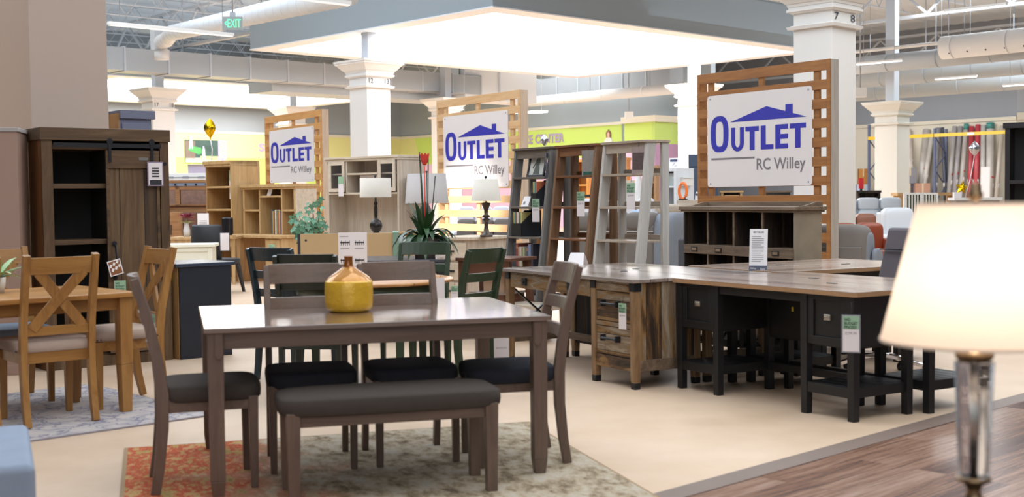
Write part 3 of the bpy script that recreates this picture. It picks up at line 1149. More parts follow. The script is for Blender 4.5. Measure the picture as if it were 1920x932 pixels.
def dining_chair(label, x, y, rot, fabric, group, wz=None, wx=None, nm='dining_chair'):
    """ladder-back chair facing -y, origin at the centre of its footprint"""
    t = thing(nm, label, 'chair', x, y, 0, rot, group)
    t.scale = (.94, 1, 1)
    wz, wx = wz or M['taupe'], wx or M['taupex']
    mb = MB().puff(-.235, -.25, .40, .235, .20, .492, .36)
    obj('seat_cushion', mb, fabric, t)
    fr = MB()
    fr.box(-.205, -.215, .365, .205, -.193, .425).box(-.205, .175, .365, .205, .197, .425)
    for sx in (-1, 1):
        fr.box(sx * .2 - .011, -.2, .365, sx * .2 + .011, .19, .425)
    obj('seat_rail', fr, wx, t, .002)
    for sx in (-1, 1):
        obj('front_leg', MB().taper(sx * .205, -.205, 0, .425, .033, .033, .044, .044), wz, t, .003)
        pts = [(sx * .205, .235, 0), (sx * .205, .215, .12), (sx * .205, .197, .3), (sx * .205, .195, .45), (sx * .205, .212, .6), (sx * .205, .25, .78), (sx * .205, .305, .975)]
        obj('rear_leg', MB().path(pts, .034, [.042, .046, .052, .056, .05, .044, .036], up=(0, -1, 0)), wz, t, .003)

    def slat(z0, z1, yo):
        q = MB()
        n = 8
        P = []
        for i in range(n + 1):
            u = -1 + 2 * i / n
            P.append((u * .195, yo + .03 * (1 - u * u), (z0 + z1) / 2))
        lean = .27
        vs = []
        for (px, py, pz) in P:
            for dy, dz in ((-.011, z0 - pz), (.011, z0 - pz), (.011, z1 - pz), (-.011, z1 - pz)):
                vs.append((px, py + dy + lean * dz, pz + dz))
        fs = [(0, 1, 2, 3), tuple(4 * n + k for k in (3, 2, 1, 0))]
        for i in range(n):
            for k in range(4):
                fs.append((4 * i + k, 4 * i + 4 + k, 4 * i + 4 + (k + 1) % 4, 4 * i + (k + 1) % 4))
        q.add(vs, fs)
        return q
    obj('top_rail', slat(.885, .985, .283), wx, t, .003)
    obj('back_slat', slat(.755, .815, .243), wx, t, .003)
    obj('back_slat', slat(.62, .68, .212), wx, t, .003)
    return t


GRP = 'grey-brown ladder-back dining chairs'
M['navyseat'] = plain('dark_charcoal_fabric', '#2e2e36', .9, 0, .2, .4, 700, .12, 30)
ch = (-1.456, 5.69)
dining_chair('grey-brown ladder-back chair seen side-on at the left end of the dining table', -1.45, 5.70, R0 + 92, M['charcoal'], GRP)
dining_chair('grey-brown ladder-back chair behind the dining table, left of the amber vase', -1.02, 6.09, R0 - 2, M['navyseat'], GRP)
dining_chair('grey-brown ladder-back chair behind the dining table, right of the amber vase', -.535, 6.22, R0 + 1, M['navyseat'], GRP)
dining_chair('grey-brown ladder-back chair at the right end of the dining table, back towards the rustic desk', -.01, 6.15, R0 - 92, M['navyseat'], GRP)

t = thing('dining_bench', 'long bench with a charcoal padded seat in front of the dining table', 'bench', -.571, 5.50, 0, R0)
obj('seat_cushion', MB().puff(-.50, -.205, .375, .50, .205, .468, .3, 40, 14), M['charcoal'], t)
fr = MB()
for y in (-.17, .15):
    fr.box(-.43, y, .335, .43, y + .022, .41)
for x in (-.45, .43):
    fr.box(x, -.15, .335, x + .022, .15, .41)
obj('seat_rail', fr, M['taupex'], t, .002)
for sx in (-1, 1):
    for sy in (-1, 1):
        obj('leg', MB().taper(sx * .44, sy * .16, 0, .4, .048, .048, .06, .056), M['taupe'], t, .003)

# amber glass bottle vase
vx, vy = tl(TX, TY, .725, .60, R0)
M['amber'] = glass('amber_glass', '#d99a00', .03, 1.45)
M['mercury'] = plain('gold_frosted_glass', '#dba92c', .24, .1, .7, .3, 50, .3, 12)
t = thing('glass_vase', 'round amber glass bottle vase with a narrow neck on the dining table', 'vase', vx, vy, TH, 0)
sc = 1.0
obj('body', MB().lathe([(.0, .002), (.088, .0), (.106, .006), (.117, .022), (.120, .05), (.121, .10), (.119, .145), (.115, .157)], 40), M['mercury'], t)
obj('shoulder', MB().lathe([(.115, .157), (.108, .166), (.09, .181), (.066, .197), (.042, .213), (.03, .222)], 40, close=False), M['mercury'], t)
obj('neck', MB().lathe([(.030, .222), (.024, .232), (.021, .25), (.021, .272), (.023, .277), (.019, .277), (.017, .25), (.02, .235)], 32, close=False), plain('amber_neck', '#8a4a06', .1, .3, .8), t)
bpy.data.objects['shoulder'].data.materials[0] = plain('amber_shoulder', '#b47504', .06, .25, .8, .0, 30, .35, 14)

# rugs
M['rugred'] = rugmat('red_gold_rug', [(.3, '#4a4038'), (.42, '#85745f'), (.5, '#ab9b84'), (.6, '#b9ad9d'), (.75, '#a3a09c')], 4, (2.2, 1.2, 1),
                     second=[(.3, '#6e5a34'), (.42, '#b39660'), (.48, '#a84a34'), (.53, '#bd6247'), (.58, '#b7a06c'), (.7, '#ad4c36')], edge=(1.15, 1.75))
rr = 16.5
rx, ry = -2.07, 6.50
ox, oy = tl(rx, ry, 0, -2.7, rr)
t = thing('area_rug', 'worn red and gold rug under the grey-brown dining set', 'rug', ox, oy, 0, rr)
obj('pile', MB().box(0, 0, .0, 2.24, 2.7, .01), M['rugred'], t)
fz = MB()
fz.box(-.02, 0, .001, 0, 2.7, .009).box(2.24, 0, .001, 2.255, 2.7, .009).box(-.02, 2.7, .001, 2.255, 2.712, .009)
obj('binding', fz, plain('rug_binding', '#9c8264', .95), t)
for o in S.objects:             # the set stands on the rug
    if o.parent is None and o.type == 'EMPTY' and o.name.startswith(('dining_',)):
        o.location.z = .01
bpy.data.objects['glass_vase'].location.z = TH + .01


def light_rug():
    m, nt, b, N, L = newmat('light_oriental_rug')
    tc = N.new('ShaderNodeTexCoord')
    n1 = N.new('ShaderNodeTexNoise'); n1.inputs['Scale'].default_value = 6; n1.inputs['Detail'].default_value = 6
    L.new(tc.outputs['Object'], n1.inputs['Vector'])
    vo = N.new('ShaderNodeTexVoronoi'); vo.feature = 'DISTANCE_TO_EDGE'; vo.inputs['Scale'].default_value = 6.5
    mxv = N.new('ShaderNodeMix'); mxv.data_type = 'VECTOR'; mxv.inputs['Factor'].default_value = .3
    L.new(tc.outputs['Object'], mxv.inputs['A']); L.new(n1.outputs['Color'], mxv.inputs['B'])
    L.new(mxv.outputs['Result'], vo.inputs['Vector'])
    r1 = ramp(N, [(.0, '#6f6a80'), (.03, '#8f8b98'), (.05, '#bdb6b4'), (.4, '#c7bdb8')])
    L.new(vo.outputs['Distance'], r1.inputs['Fac'])
    r2 = ramp(N, [(.35, '#8d8a97'), (.55, '#c2b8b3'), (.72, '#cbbfb8'), (.8, '#a8615a')])
    L.new(n1.outputs['Fac'], r2.inputs['Fac'])
    mx = N.new('ShaderNodeMix'); mx.data_type = 'RGBA'; mx.blend_type = 'MULTIPLY'; mx.inputs['Factor'].default_value = .8
    L.new(r1.outputs['Color'], mx.inputs['A']); L.new(r2.outputs['Color'], mx.inputs['B'])
    g = N.new('ShaderNodeGamma'); g.inputs['Gamma'].default_value = .62
    L.new(mx.outputs['Result'], g.inputs['Color'])
    L.new(g.outputs['Color'], b.inputs['Base Color'])
    b.inputs['Roughness'].default_value = .95
    b.inputs['Specular IOR Level'].default_value = .1
    return m


t = thing('area_rug', 'pale grey patterned rug under the oak dining table', 'rug', -1.86, 7.52, 0, 43)
obj('pile', MB().box(-2.6, 0, 0, 0, 1.78, .01), light_rug(), t)
fz = MB()
fz.box(-2.6, -.012, .001, .012, 0, .0095).box(0, 0, .001, .012, 1.78, .0095).box(-2.6, 1.78, .001, .012, 1.79, .0095)
obj('binding', fz, plain('light_rug_binding', '#8d8488', .95), t)

# ================================================================ oak dining set on the left
OR = 43
t = thing('oak_dining_table', 'golden oak dining table standing on the pale rug', 'table', -2.36, 7.66, .01, OR)
obj('tabletop', MB().box(-1.7, -.02, .725, .0, .88, .755), M['oaktop'], t, .004)
ap = MB().box(-1.62, .045, .645, -.1, .067, .725).box(-1.62, .79, .645, -.1, .812, .725).box(-.085, .06, .645, -.063, .8, .725).box(-1.64, .06, .645, -1.618, .8, .725)
obj('apron', ap, M['oakx'], t, .002)
for lx, ly in ((-.07, .05), (-.07, .81), (-1.63, .05), (-1.63, .81)):
    mb = MB().taper(lx, ly, .3, .725, .08, .08, .082, .082).taper(lx, ly, 0, .3, .062, .062, .08, .08)
    obj('leg', mb, M['oak'], t, .004)


def oak_chair(label, x, y, rot, fab, dark=False):
    t = thing('oak_dining_chair', label, 'chair', x, y, .01, rot, 'oak X-back dining chairs')
    obj('seat_cushion', MB().puff(-.235, -.245, .43, .235, .205, .505, .26), fab, t)
    fr = MB().box(-.2, -.215, .37, .2, -.19, .445).box(-.2, .165, .37, .2, .19, .445)
    for sx in (-1, 1):
        fr.box(sx * .198 - .012, -.2, .37, sx * .198 + .012, .18, .445)
    obj('seat_rail', fr, M['oakx'], t, .002)
    nl = MB()
    for i in range(18):
        nl.lathe([(0, .004), (.005, .002), (.006, 0)][::-1], 6, (0, 0, 0))
        k = len(nl.v) - 18
        for j in range(k, len(nl.v)):
            x_, y_, z_ = nl.v[j]
            nl.v[j] = (-.21 + .42 * i / 17 + x_, -.236 - z_, .447 + y_)
    for sx in (-1, 1):
        for i in range(18):
            nl.lathe([(.006, 0), (.005, .002), (0, .004)], 6)
            k = len(nl.v) - 18
            for j in range(k, len(nl.v)):
                x_, y_, z_ = nl.v[j]
                nl.v[j] = (sx * (.228 + z_), -.22 + .4 * i / 17 + x_, .447 + y_)
    obj('nailhead_trim', nl, plain('dark_nailheads', '#3a2a20', .35, .6), t)
    for sx in (-1, 1):
        obj('front_leg', MB().taper(sx * .2, -.205, 0, .43, .036, .036, .05, .05), M['oak'], t, .003)
        pts = [(sx * .2, .255, 0), (sx * .2, .22, .15), (sx * .2, .2, .32), (sx * .2, .2, .46), (sx * .2, .22, .62), (sx * .2, .262, .8), (sx * .2, .315, 1.015)]
        obj('rear_leg', MB().path(pts, .04, [.04, .048, .055, .058, .05, .044, .04], up=(0, -1, 0)), M['oak'], t, .003)

    def yb(z):
        return .2 + .115 * max(0, (z - .46) / .555) ** 1.3
    q = MB()
    n = 8
    vs = []
    for i in range(n + 1):
        u = -1 + 2 * i / n
        bow = .018 * (1 - u * u)
        for z, dy in ((.9, -.012), (.9, .012), (1.0 + .0 * u, .012), (1.0, -.012)):
            vs.append((u * .182, yb(z) + dy + bow, z))
    fs = [(0, 1, 2, 3), tuple(4 * n + k for k in (3, 2, 1, 0))]
    for i in range(n):
        for k in range(4):
            fs.append((4 * i + k, 4 * i + 4 + k, 4 * i + 4 + (k + 1) % 4, 4 * i + (k + 1) % 4))
    q.add(vs, fs)
    obj('top_rail', q, M['oakx'], t, .003)
    obj('lower_rail', MB().box(-.182, yb(.56) - .012, .535, .182, yb(.56) + .012, .59), M['oakx'], t, .003)
    for sgn in (-1, 1):
        a = Vector((sgn * .155, yb(.58) + .005 * sgn, .575))
        b_ = Vector((-sgn * .13, yb(.91) + .012 + .005 * sgn, .915))
        obj('cross_brace', MB().bar(a, b_, .018, .062, up=(0, 1, 0)) if False else MB().path([a, (a + b_) / 2 + Vector((0, -.004, 0)), b_], .062, .018, up=(0, -1, 0)), M['oak'], t, .002)
    return t


oak_chair('oak X-back chair on the pale rug showing its whole back', -2.84, 7.40, 219, M['cream'])
oak_chair('oak X-back chair cut off by the left edge, above the armchair', -3.27, 7.00, 221, M['cream'])
oak_chair('oak X-back chair at the right end of the oak table, before the barn door', -2.60, 7.99, -50, M['cream'])
oak_chair('oak X-back chair with a grey-blue seat beyond the oak table', -3.36, 8.12, 38, M['greyblue'])

# small plant on the oak table, at the left edge
px, py = D(2, 470, 7.65)[:2]
t = thing('potted_plant', 'small leafy plant on the oak table at the left edge', 'plant', px - .03, py, .765, 0)
obj('pot', MB().lathe([(0, 0), (.04, 0), (.055, .1), (.05, .1), (.038, .03)], 20), plain('pale_pot', '#cfc8bd', .5), t)
lf = MB()
for i in range(26):
    a = random.random() * 6.28
    e = random.uniform(.2, 1.2)
    lf.leaf((0.02 * cos(a), .02 * sin(a), .1), (cos(a) * cos(e), sin(a) * cos(e), sin(e)), random.uniform(.1, .25), .04, .5, 4)
obj('leaves', lf, plain('variegated_leaf', '#8fae74', .5, var=.3, vscale=30), t)

# ================================================================ barn-door cabinet
bx, by, br = -3.67, 9.57, 38
t = thing('barn_door_cabinet', 'tall dark rustic cabinet with a sliding barn door and open shelves', 'cabinet', bx, by, 0, br)
W, Dp, H = 1.035, .46, 1.92
obj('side_panel', MB().box(0, .02, .0, .03, Dp, H - .1), M['barnside'], t, .002)
obj('side_panel', MB().box(W - .03, .02, .0, W, Dp, H - .1), M['barnz'], t, .002)
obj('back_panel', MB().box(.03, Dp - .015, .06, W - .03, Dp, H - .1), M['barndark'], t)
obj('top', MB().box(-.012, -.015, H - .1, W + .012, Dp + .01, H), M['barnx'], t, .004)
fr = MB().box(0, 0, 0, .085, .024, H - .1).box(W - .075, 0, 0, W, .024, H - .1).box(.085, 0, .0, W - .075, .024, .09)
obj('face_frame', fr, M['barnz'], t, .002)
obj('bottom', MB().box(.03, .03, .07, W - .03, Dp - .015, .095), M['barnx'], t)
for z in (.52, .99, 1.44, 1.75):
    obj('shelf', MB().box(.085, .03, z, .545, Dp - .015, z + .038), M['barnx'], t, .002)
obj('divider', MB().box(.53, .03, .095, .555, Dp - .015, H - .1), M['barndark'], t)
rail = obj('door_rail', MB().box(.085, -.03, 1.765, W - .075, -.02, 1.80).box(.09, -.02, 1.772, .12, 0, 1.79).box(W - .1, -.02, 1.772, W - .08, 0, 1.79), M['black'], t)
dr = MB().box(.50, -.012, .1, .93, .012, 1.745)
dd = obj('sliding_door', MB().box(.52, -.006, .12, .925, .01, 1.6), wood('barn_door_boards', BARN, 'z', 6, .08, .5, .205, 'x'), t)
fr = MB().box(.5, -.022, 1.6, .945, .0, 1.745).box(.5, -.018, .1, .525, .0, 1.6).box(.92, -.018, .1, .945, .0, 1.6).box(.5, -.022, .1, .945, .0, .22)
obj('door_frame', fr, M['barnx'], dd, .002)
hd = MB().tube([(.555, -.012, .98), (.555, -.05, .97), (.56, -.055, .85), (.555, -.05, .73), (.555, -.012, .72)], .010)
hd.cyl((.555, -.012, .99), (.555, -.018, .99), .02).cyl((.555, -.012, .715), (.555, -.018, .715), .02)
obj('door_handle', hd, M['black'], dd)
for x in (.53, .88):
    hb = MB().box(x - .012, -.034, 1.65, x + .012, -.028, 1.80).cyl((x, -.036, 1.815), (x, -.03, 1.815), .025)
    obj('door_hanger', hb, M['black'], dd)
obj('name_plate', MB().box(.77, -.026, 1.665, .85, -.022, 1.69), M['nickel'], dd)
obj('bolt', MB().cyl((W - .035, -.006, 1.64), (W - .035, .0, 1.64), .014), M['black'], t)


def price_tag(x, y, z, rot, w, h, label, cord=.06, tilt=0, header=True, text=True, frame=None, code=None, cat='price tag'):
    """hanging tag; origin at the middle of its top edge, faces -y"""
    t = thing('price_tag', label, cat, x, y, z, rot, 'hanging price tags')
    if frame:
        obj('sleeve', MB().box(-w / 2, .0, -h, w / 2, .003, 0), frame, t)
    b = .07 * w
    obj('paper', MB().box(-w / 2 + b, -.002, -h + b, w / 2 - b, .0, -b), M['papertag'], t)
    if header:
        hd = obj('header', MB().box(-w / 2 + b, -.0032, -h * .38, w / 2 - b, -.0021, -b), M['tagtop'], t)
        if text:
            obj('lettering', text_mb('WD\nBUDGET\nPRICED!', -w * .36, -h * .36, w * .72, h * .27, -.0042, .02), plain('tag_ink', '#1f3a2a', .7), hd)
    if text:
        obj('print', text_mb('$299.99', -w * .3, -h * .53, w * .6, h * .08, -.0026), M['inkgrey'], t)
    if cord:
        obj('cord', MB().tube([(0, .002, 0), (.003, .004, cord * .5), (0, .01, cord)], .0015, 5), M['ink'], t)
    return t


def on(ox, oy, rot, x, y):
    return tl(ox, oy, x, y, rot)


x, y = on(bx, by, br, .90, -.045)
t = price_tag(x, y, 1.655, br, .135, .2, 'clear sleeve tag hanging at the top right of the barn-door cabinet', .1, header=False, text=False, frame=plain('plastic_sleeve', '#9b8ba0', .25))
mk = MB()
for i in range(4):
    mk.box(-.03, -.004, -.06 - i * .022, .03, -.0025, -.048 - i * .022)
mk.box(-.05, -.004, -.19, .05, -.0025, -.15)
obj('print', mk, M['ink'], t)
x, y = on(bx, by, br, .57, -.075)
t = price_tag(x, y, .70, br, .11, .24, 'price tag with a green header on the barn-door cabinet handle', .03)
t = thing('swatch_card', 'square brown card with tile sketch hanging from the cabinet door handle', 'card', *on(bx, by, br, .515, -.09), .86, br)
obj('card', MB().box(-.055, 0, -.125, .055, .003, 0), M['paper'], t)
obj('print', MB().box(-.047, -.001, -.117, .047, 0, -.008), plain('brown_print', '#8a5530', .7), t)
q = MB()
for i in range(3):
    for j in range(2):
        q.bar((-.03 + .03 * i - .01 * j, -.002, -.09 + .035 * j + .012 * i), (-.018 + .03 * i - .01 * j, -.002, -.045 + .035 * j + .01 * i - .02), .018, .001, up=(0, 1, 0))
obj('drawn_tile', q, M['paper'], t)
t.rotation_euler = (0, radians(-14), radians(br))

# tag on the gray chair
x, y = tl(-1.45, 5.70, .17, .25, R0 + 92)
price_tag(x, y + .06, .79, 18, .05, .11, 'white tag hanging from the back of the left side chair', .03)

# ================================================================ navy cabinet beside it
nx, ny, nr = -2.78, 10.18, 41
W = .475
t = thing('navy_cabinet', 'low dark navy cabinet with an oak-coloured side, right of the barn-door cabinet', 'cabinet', nx, ny, 0, nr)
obj('carcass', MB().box(0.01, .02, 0, W, .6, .775), M['navy'], t, .002)
obj('side_panel', MB().box(-.008, .02, 0, .01, .6, .775), M['loakin'], t)
obj('top', MB().box(-.03, -.012, .775, W + .035, .62, .805), M['navytop'], t, .004)
obj('front_panel', MB().box(.0, .0, .0, W, .02, .775), M['navy'], t, .002)
obj('warning_sticker', MB().box(-.0095, .1, .66, -.008, .16, .72), plain('yellow_sticker', '#b79a2c', .5), t)

# tall blue-gray cabinet behind
x0, y0, W = span(224, 284, 11.6, 40, 240)
t = thing('tall_cabinet', 'tall grey-blue cabinet with a flat crown rising behind the barn-door cabinet', 'cabinet', x0, y0, 0, 40)
ht = zat(206, x0, y0)
obj('carcass', MB().box(0, 0, 0, W, .5, ht - .08), M['bluegrey'], t, .003)
obj('side_panel', MB().box(-.012, 0.0, 0, 0, .5, ht - .03), M['loakin'], t)
obj('crown', MB().box(-.0, -.03, ht - .08, W + .03, .5, ht), M['bluegrey'], t, .004)
obj('door', MB().box(.02, -.018, .1, W - .02, 0, ht - .12), M['bluegrey'], t, .004)

# beige cabinet at the left edge
x0, y0, W = span(-90, 33, 9.3, 12, 300)
ht = zat(238, x0 + W * .9, y0)
t = thing('tall_cabinet', 'plain taupe tall cabinet cut off by the left edge of the photo', 'cabinet', x0, y0, 0, 12)
TP = plain('taupe_laminate', '#9d8072', .55, var=.05)
obj('carcass', MB().box(0, .0, 0, W, .45, ht - .03), TP, t, .003)
obj('top', MB().box(-.01, -.01, ht - .03, W + .012, .46, ht), plain('grey_top', '#a59f9c', .5), t, .003)
obj('base', MB().box(-.005, -.006, 0, W + .006, .455, .08), TP, t, .003)

# ================================================================ foreground: armchair and lamp
FB = plain('blue_grey_upholstery', '#8b95a6', .9, 0, .2, .3, 300, .08, 10)
ax = D(66, 860, 3.9)[0]
t = thing('armchair', 'blurred grey-blue upholstered armchair in the bottom left corner', 'armchair', ax, 3.9, 0, 23)
az = zat(797, ax - .35, 4.6)
obj('arm', MB().box(-.2, 0, .05, 0, .8, az), FB, t, .03, 5)
obj('arm', MB().box(-1.0, 0, .05, -.8, .8, az), FB, t, .03, 5)
obj('seat_base', MB().box(-.8, .0, .05, -.2, .8, .3), FB, t, .02, 4)
obj('seat_cushion', MB().puff(-.8, .02, .28, -.2, .7, .47, .3), FB, t)
obj('back', MB().box(-.98, .62, .05, -.22, .78, az - .02), FB, t, .03, 5)
obj('back_cushion', MB().puff(-.8, .35, .4, -.13, .75, az + .09, .5), FB, t)
for lx in (-.95, -.05):
    for ly in (.05, .85):
        obj('leg', MB().taper(lx, ly, 0, .06, .03, .03, .04, .04), M['black'], t)

lx, ly = D(1827, 640, 2.56)[:2]
LS = 2290 / 2.56
zb = lambda py: zat(py, lx, ly)
t = thing('side_table', 'small round side table under the glowing lamp, below the photo', 'table', lx, ly, 0, 0)
obj('tabletop', MB().lathe([(0, .545), (.2, .545), (.205, .55), (.205, .57), (0, .57)], 40), M['blackwood'], t)
obj('pedestal', MB().lathe([(.15, 0), (.15, .02), (.03, .05), (.025, .3), (.03, .545)], 24), M['blackwood'], t)
t = thing('table_lamp', 'blurred foreground table lamp with a glowing cream shade and crystal column', 'lamp', lx, ly, 0, 0)
SH = bpy.data.materials.new('lit_lamp_shade')
SH.use_nodes = True
nt = SH.node_tree
b = nt.nodes['Principled BSDF']
b.inputs['Base Color'].default_value = lin('#efe0d2')
b.inputs['Roughness'].default_value = .9
b.inputs['Specular IOR Level'].default_value = .1
tr = nt.nodes.new('ShaderNodeBsdfTranslucent')
tr.inputs['Color'].default_value = lin('#fff0e2')
ms = nt.nodes.new('ShaderNodeMixShader')
ms.inputs[0].default_value = .55
nt.links.new(b.outputs[0], ms.inputs[1])
nt.links.new(tr.outputs[0], ms.inputs[2])
nt.links.new(ms.outputs[0], nt.nodes['Material Output'].inputs['Surface'])
z0, z1 = zb(641), zb(379)
r0, r1 = 171 / LS, 103 / LS
obj('lamp_shade', MB().lathe([(r0, z0), (r0 + (r1 - r0) * .5, (z0 + z1) / 2), (r1, z1)], 64, close=False), SH, t)
rm = MB().lathe([(r0 + .001, z0), (r0 + .001, z0 + .006), (r0 - .002, z0 + .006), (r0 - .002, z0)], 64, close=False)
rm.lathe([(r1 + .001, z1 - .006), (r1 + .001, z1), (r1 - .002, z1), (r1 - .002, z1 - .006)], 64, close=False)
obj('shade_trim', rm, plain('shade_trim', '#d9bfa8', .8), t)
zt = zb(655)
BR = plain('aged_brass', '#8a7358', .3, .9)
obj('harp', MB().tube([(-.02, 0, zt - .01), (-.045, 0, zt + .09), (-.03, 0, z1 - .02), (0, 0, z1 + .002), (.03, 0, z1 - .02), (.045, 0, zt + .09), (.02, 0, zt - .01)], .003), BR, t)
obj('finial', MB().lathe([(.005, z1), (.014, z1 + .006), (.017, z1 + .018), (.009, z1 + .026), (.012, z1 + .034), (0, z1 + .042)], 20), BR, t)
sp_ = MB()
for k in range(3):
    sp_.bar((0, 0, z1 - .004), (r1 * cos(k * 2.094), r1 * sin(k * 2.094), z1 - .004), .004, .003)
obj('spider', sp_, BR, t)
obj('collar', MB().lathe([(.0, zt - .005), (.038, zt - .004), (.04, zt - .014), (.034, zt - .022), (.016, zt + .012), (.014, zt + .03), (0, zt + .03)][::-1], 28), BR, t)
zc0, zc1 = zb(893), zb(677)
CRY = glass('crystal', '#f3f6fb', .02, 1.5)
mb = MB()
n = 8
for rr_, zz in ((.031, zc0), (.041, zc1)):
    mb.v += [(rr_ * cos(2 * pi * (k + .5) / n), rr_ * sin(2 * pi * (k + .5) / n), zz) for k in range(n)]
mb.f += [(k, (k + 1) % n, n + (k + 1) % n, n + k) for k in range(n)] + [tuple(reversed(range(n))), tuple(range(n, 2 * n))]
mb.sm += [False] * (n + 2)
obj('crystal_column', mb, CRY, t, .002)
obj('rod', MB().cyl((0, 0, zc0), (0, 0, zc1), .004), M['nickel'], t)
obj('base_collar', MB().lathe([(0, zc0), (.034, zc0), (.036, zc0 - .008), (.02, zc0 - .016), (.014, zc0 - .03), (.018, zc0 - .045), (.05, .6), (.075, .59), (.08, .57), (0, .57)], 32), BR, t)
bl = bpy.data.lights.new('lamp_bulb', 'POINT')
bl.energy = 1.9
bl.color = (1, .84, .66)
bl.shadow_soft_size = .035
blo = bpy.data.objects.new('lamp_bulb', bl)
COL.objects.link(blo)
blo.parent = t
blo.location = (0, 0, z0 + .11)
# ================================================================ desk island
def rustic_desk(label, ox, oy, rot, grp):
    L_, Dp, H = 1.81, .62, .76
    t = thing('rustic_desk', label, 'desk', ox, oy, 0, rot, grp)
    obj('desktop', MB().box(0, 0, H - .026, L_, Dp, H), M['rusttop'], t, .003)
    obj('grommet', MB().cyl((1.0, .5, H), (1.0, .5, H + .003), .028), M['black'], t)
    posts = [(.045, .05), (.045, .57), (1.285, .05), (1.765, .05), (1.285, .57), (1.765, .57)]
    for i, (x, y) in enumerate(posts):
        lg = obj('leg', MB().taper(x, y, .09, H - .026, .052, .052, .055, .055).taper(x, y, .0, .09, .042, .042, .052, .052), M['rustp'], t, .002)
        cap = MB().box(x - .031, y - .031, H - .085, x + .031, y + .031, H - .03).taper(x, y, 0, .045, .047, .047, .05, .05)
        obj('metal_cap', cap, M['black'], lg, .002)
    dr = obj('drawer', MB().box(.09, .03, H - .15, 1.24, .05, H - .035), M['rustx'], t, .002)
    for x in (.32, .98):
        obj('pull', MB().box(x - .03, .012, H - .125, x + .03, .03, H - .065).cyl((x, .0, H - .095), (x, .02, H - .095), .014), M['black'], dr, .002)
    obj('apron', MB().box(.09, .55, H - .15, 1.24, .57, H - .03).box(.03, .08, H - .15, .05, .54, H - .03), M['rustx'], t)
    obj('stretcher', MB().box(.07, .56, .16, 1.26, .59, .215).box(.03, .07, .16, .055, .55, .215), M['rustmid'], t, .002)
    xb = MB().bar((.043, .08, .22), (.043, .54, H - .16), .012, .022, up=(1, 0, 0)).bar((.043, .08, H - .16), (.043, .54, .22), .012, .022, up=(1, 0, 0))
    obj('cross_brace', xb, M['black'], t)
    # pedestal
    obj('side_panel', MB().box(1.775, .07, .17, 1.785, .55, H - .03), M['rustz'], t)
    obj('side_rail', MB().box(1.765, .07, .12, 1.79, .55, .2), M['rustmid'], t, .002)
    obj('side_panel', MB().box(1.275, .07, .12, 1.29, .55, H - .03), M['rustdark'], t)
    obj('back_panel', MB().box(1.3, .57, .12, 1.76, .585, H - .03), M['rustdark'], t)
    obj('front_rail', MB().box(1.31, .03, H - .095, 1.74, .06, H - .03).box(1.31, .03, .415, 1.74, .06, .445).box(1.31, .03, .12, 1.74, .06, .205), M['rustx'], t, .002)
    for z0, z1 in ((.45, .66), (.21, .41)):
        d = obj('drawer', MB().box(1.315, .035, z0, 1.737, .06, z1), M['rustx'], t, .003)
        zc = (z0 + z1) / 2 + .02
        h = MB().cyl((1.42, .0, zc), (1.60, .0, zc), .009).box(1.41, -.004, zc - .022, 1.43, .036, zc + .022).box(1.59, -.004, zc - .022, 1.61, .036, zc + .022)
        obj('drawer_handle', h, M['black'], d, .002)
    return t


AX, AY, AR = -.085, 9.86, -60
rd = rustic_desk('weathered rustic desk with two-drawer pedestal facing the dining set', AX, AY, AR, 'rustic desks back to back')
x, y = on(AX, AY, AR, 1.81, 1.245)
dup(rd, x, y, 0, AR + 180, 'weathered rustic desk standing back to back behind the front one', 'rustic desks back to back')
x, y = on(AX, AY, AR, 1.70, .0)
price_tag(x - .01, y - .02, .60, AR + 8, .085, .19, 'price tag with a green header hanging on the rustic desk drawers', .05)


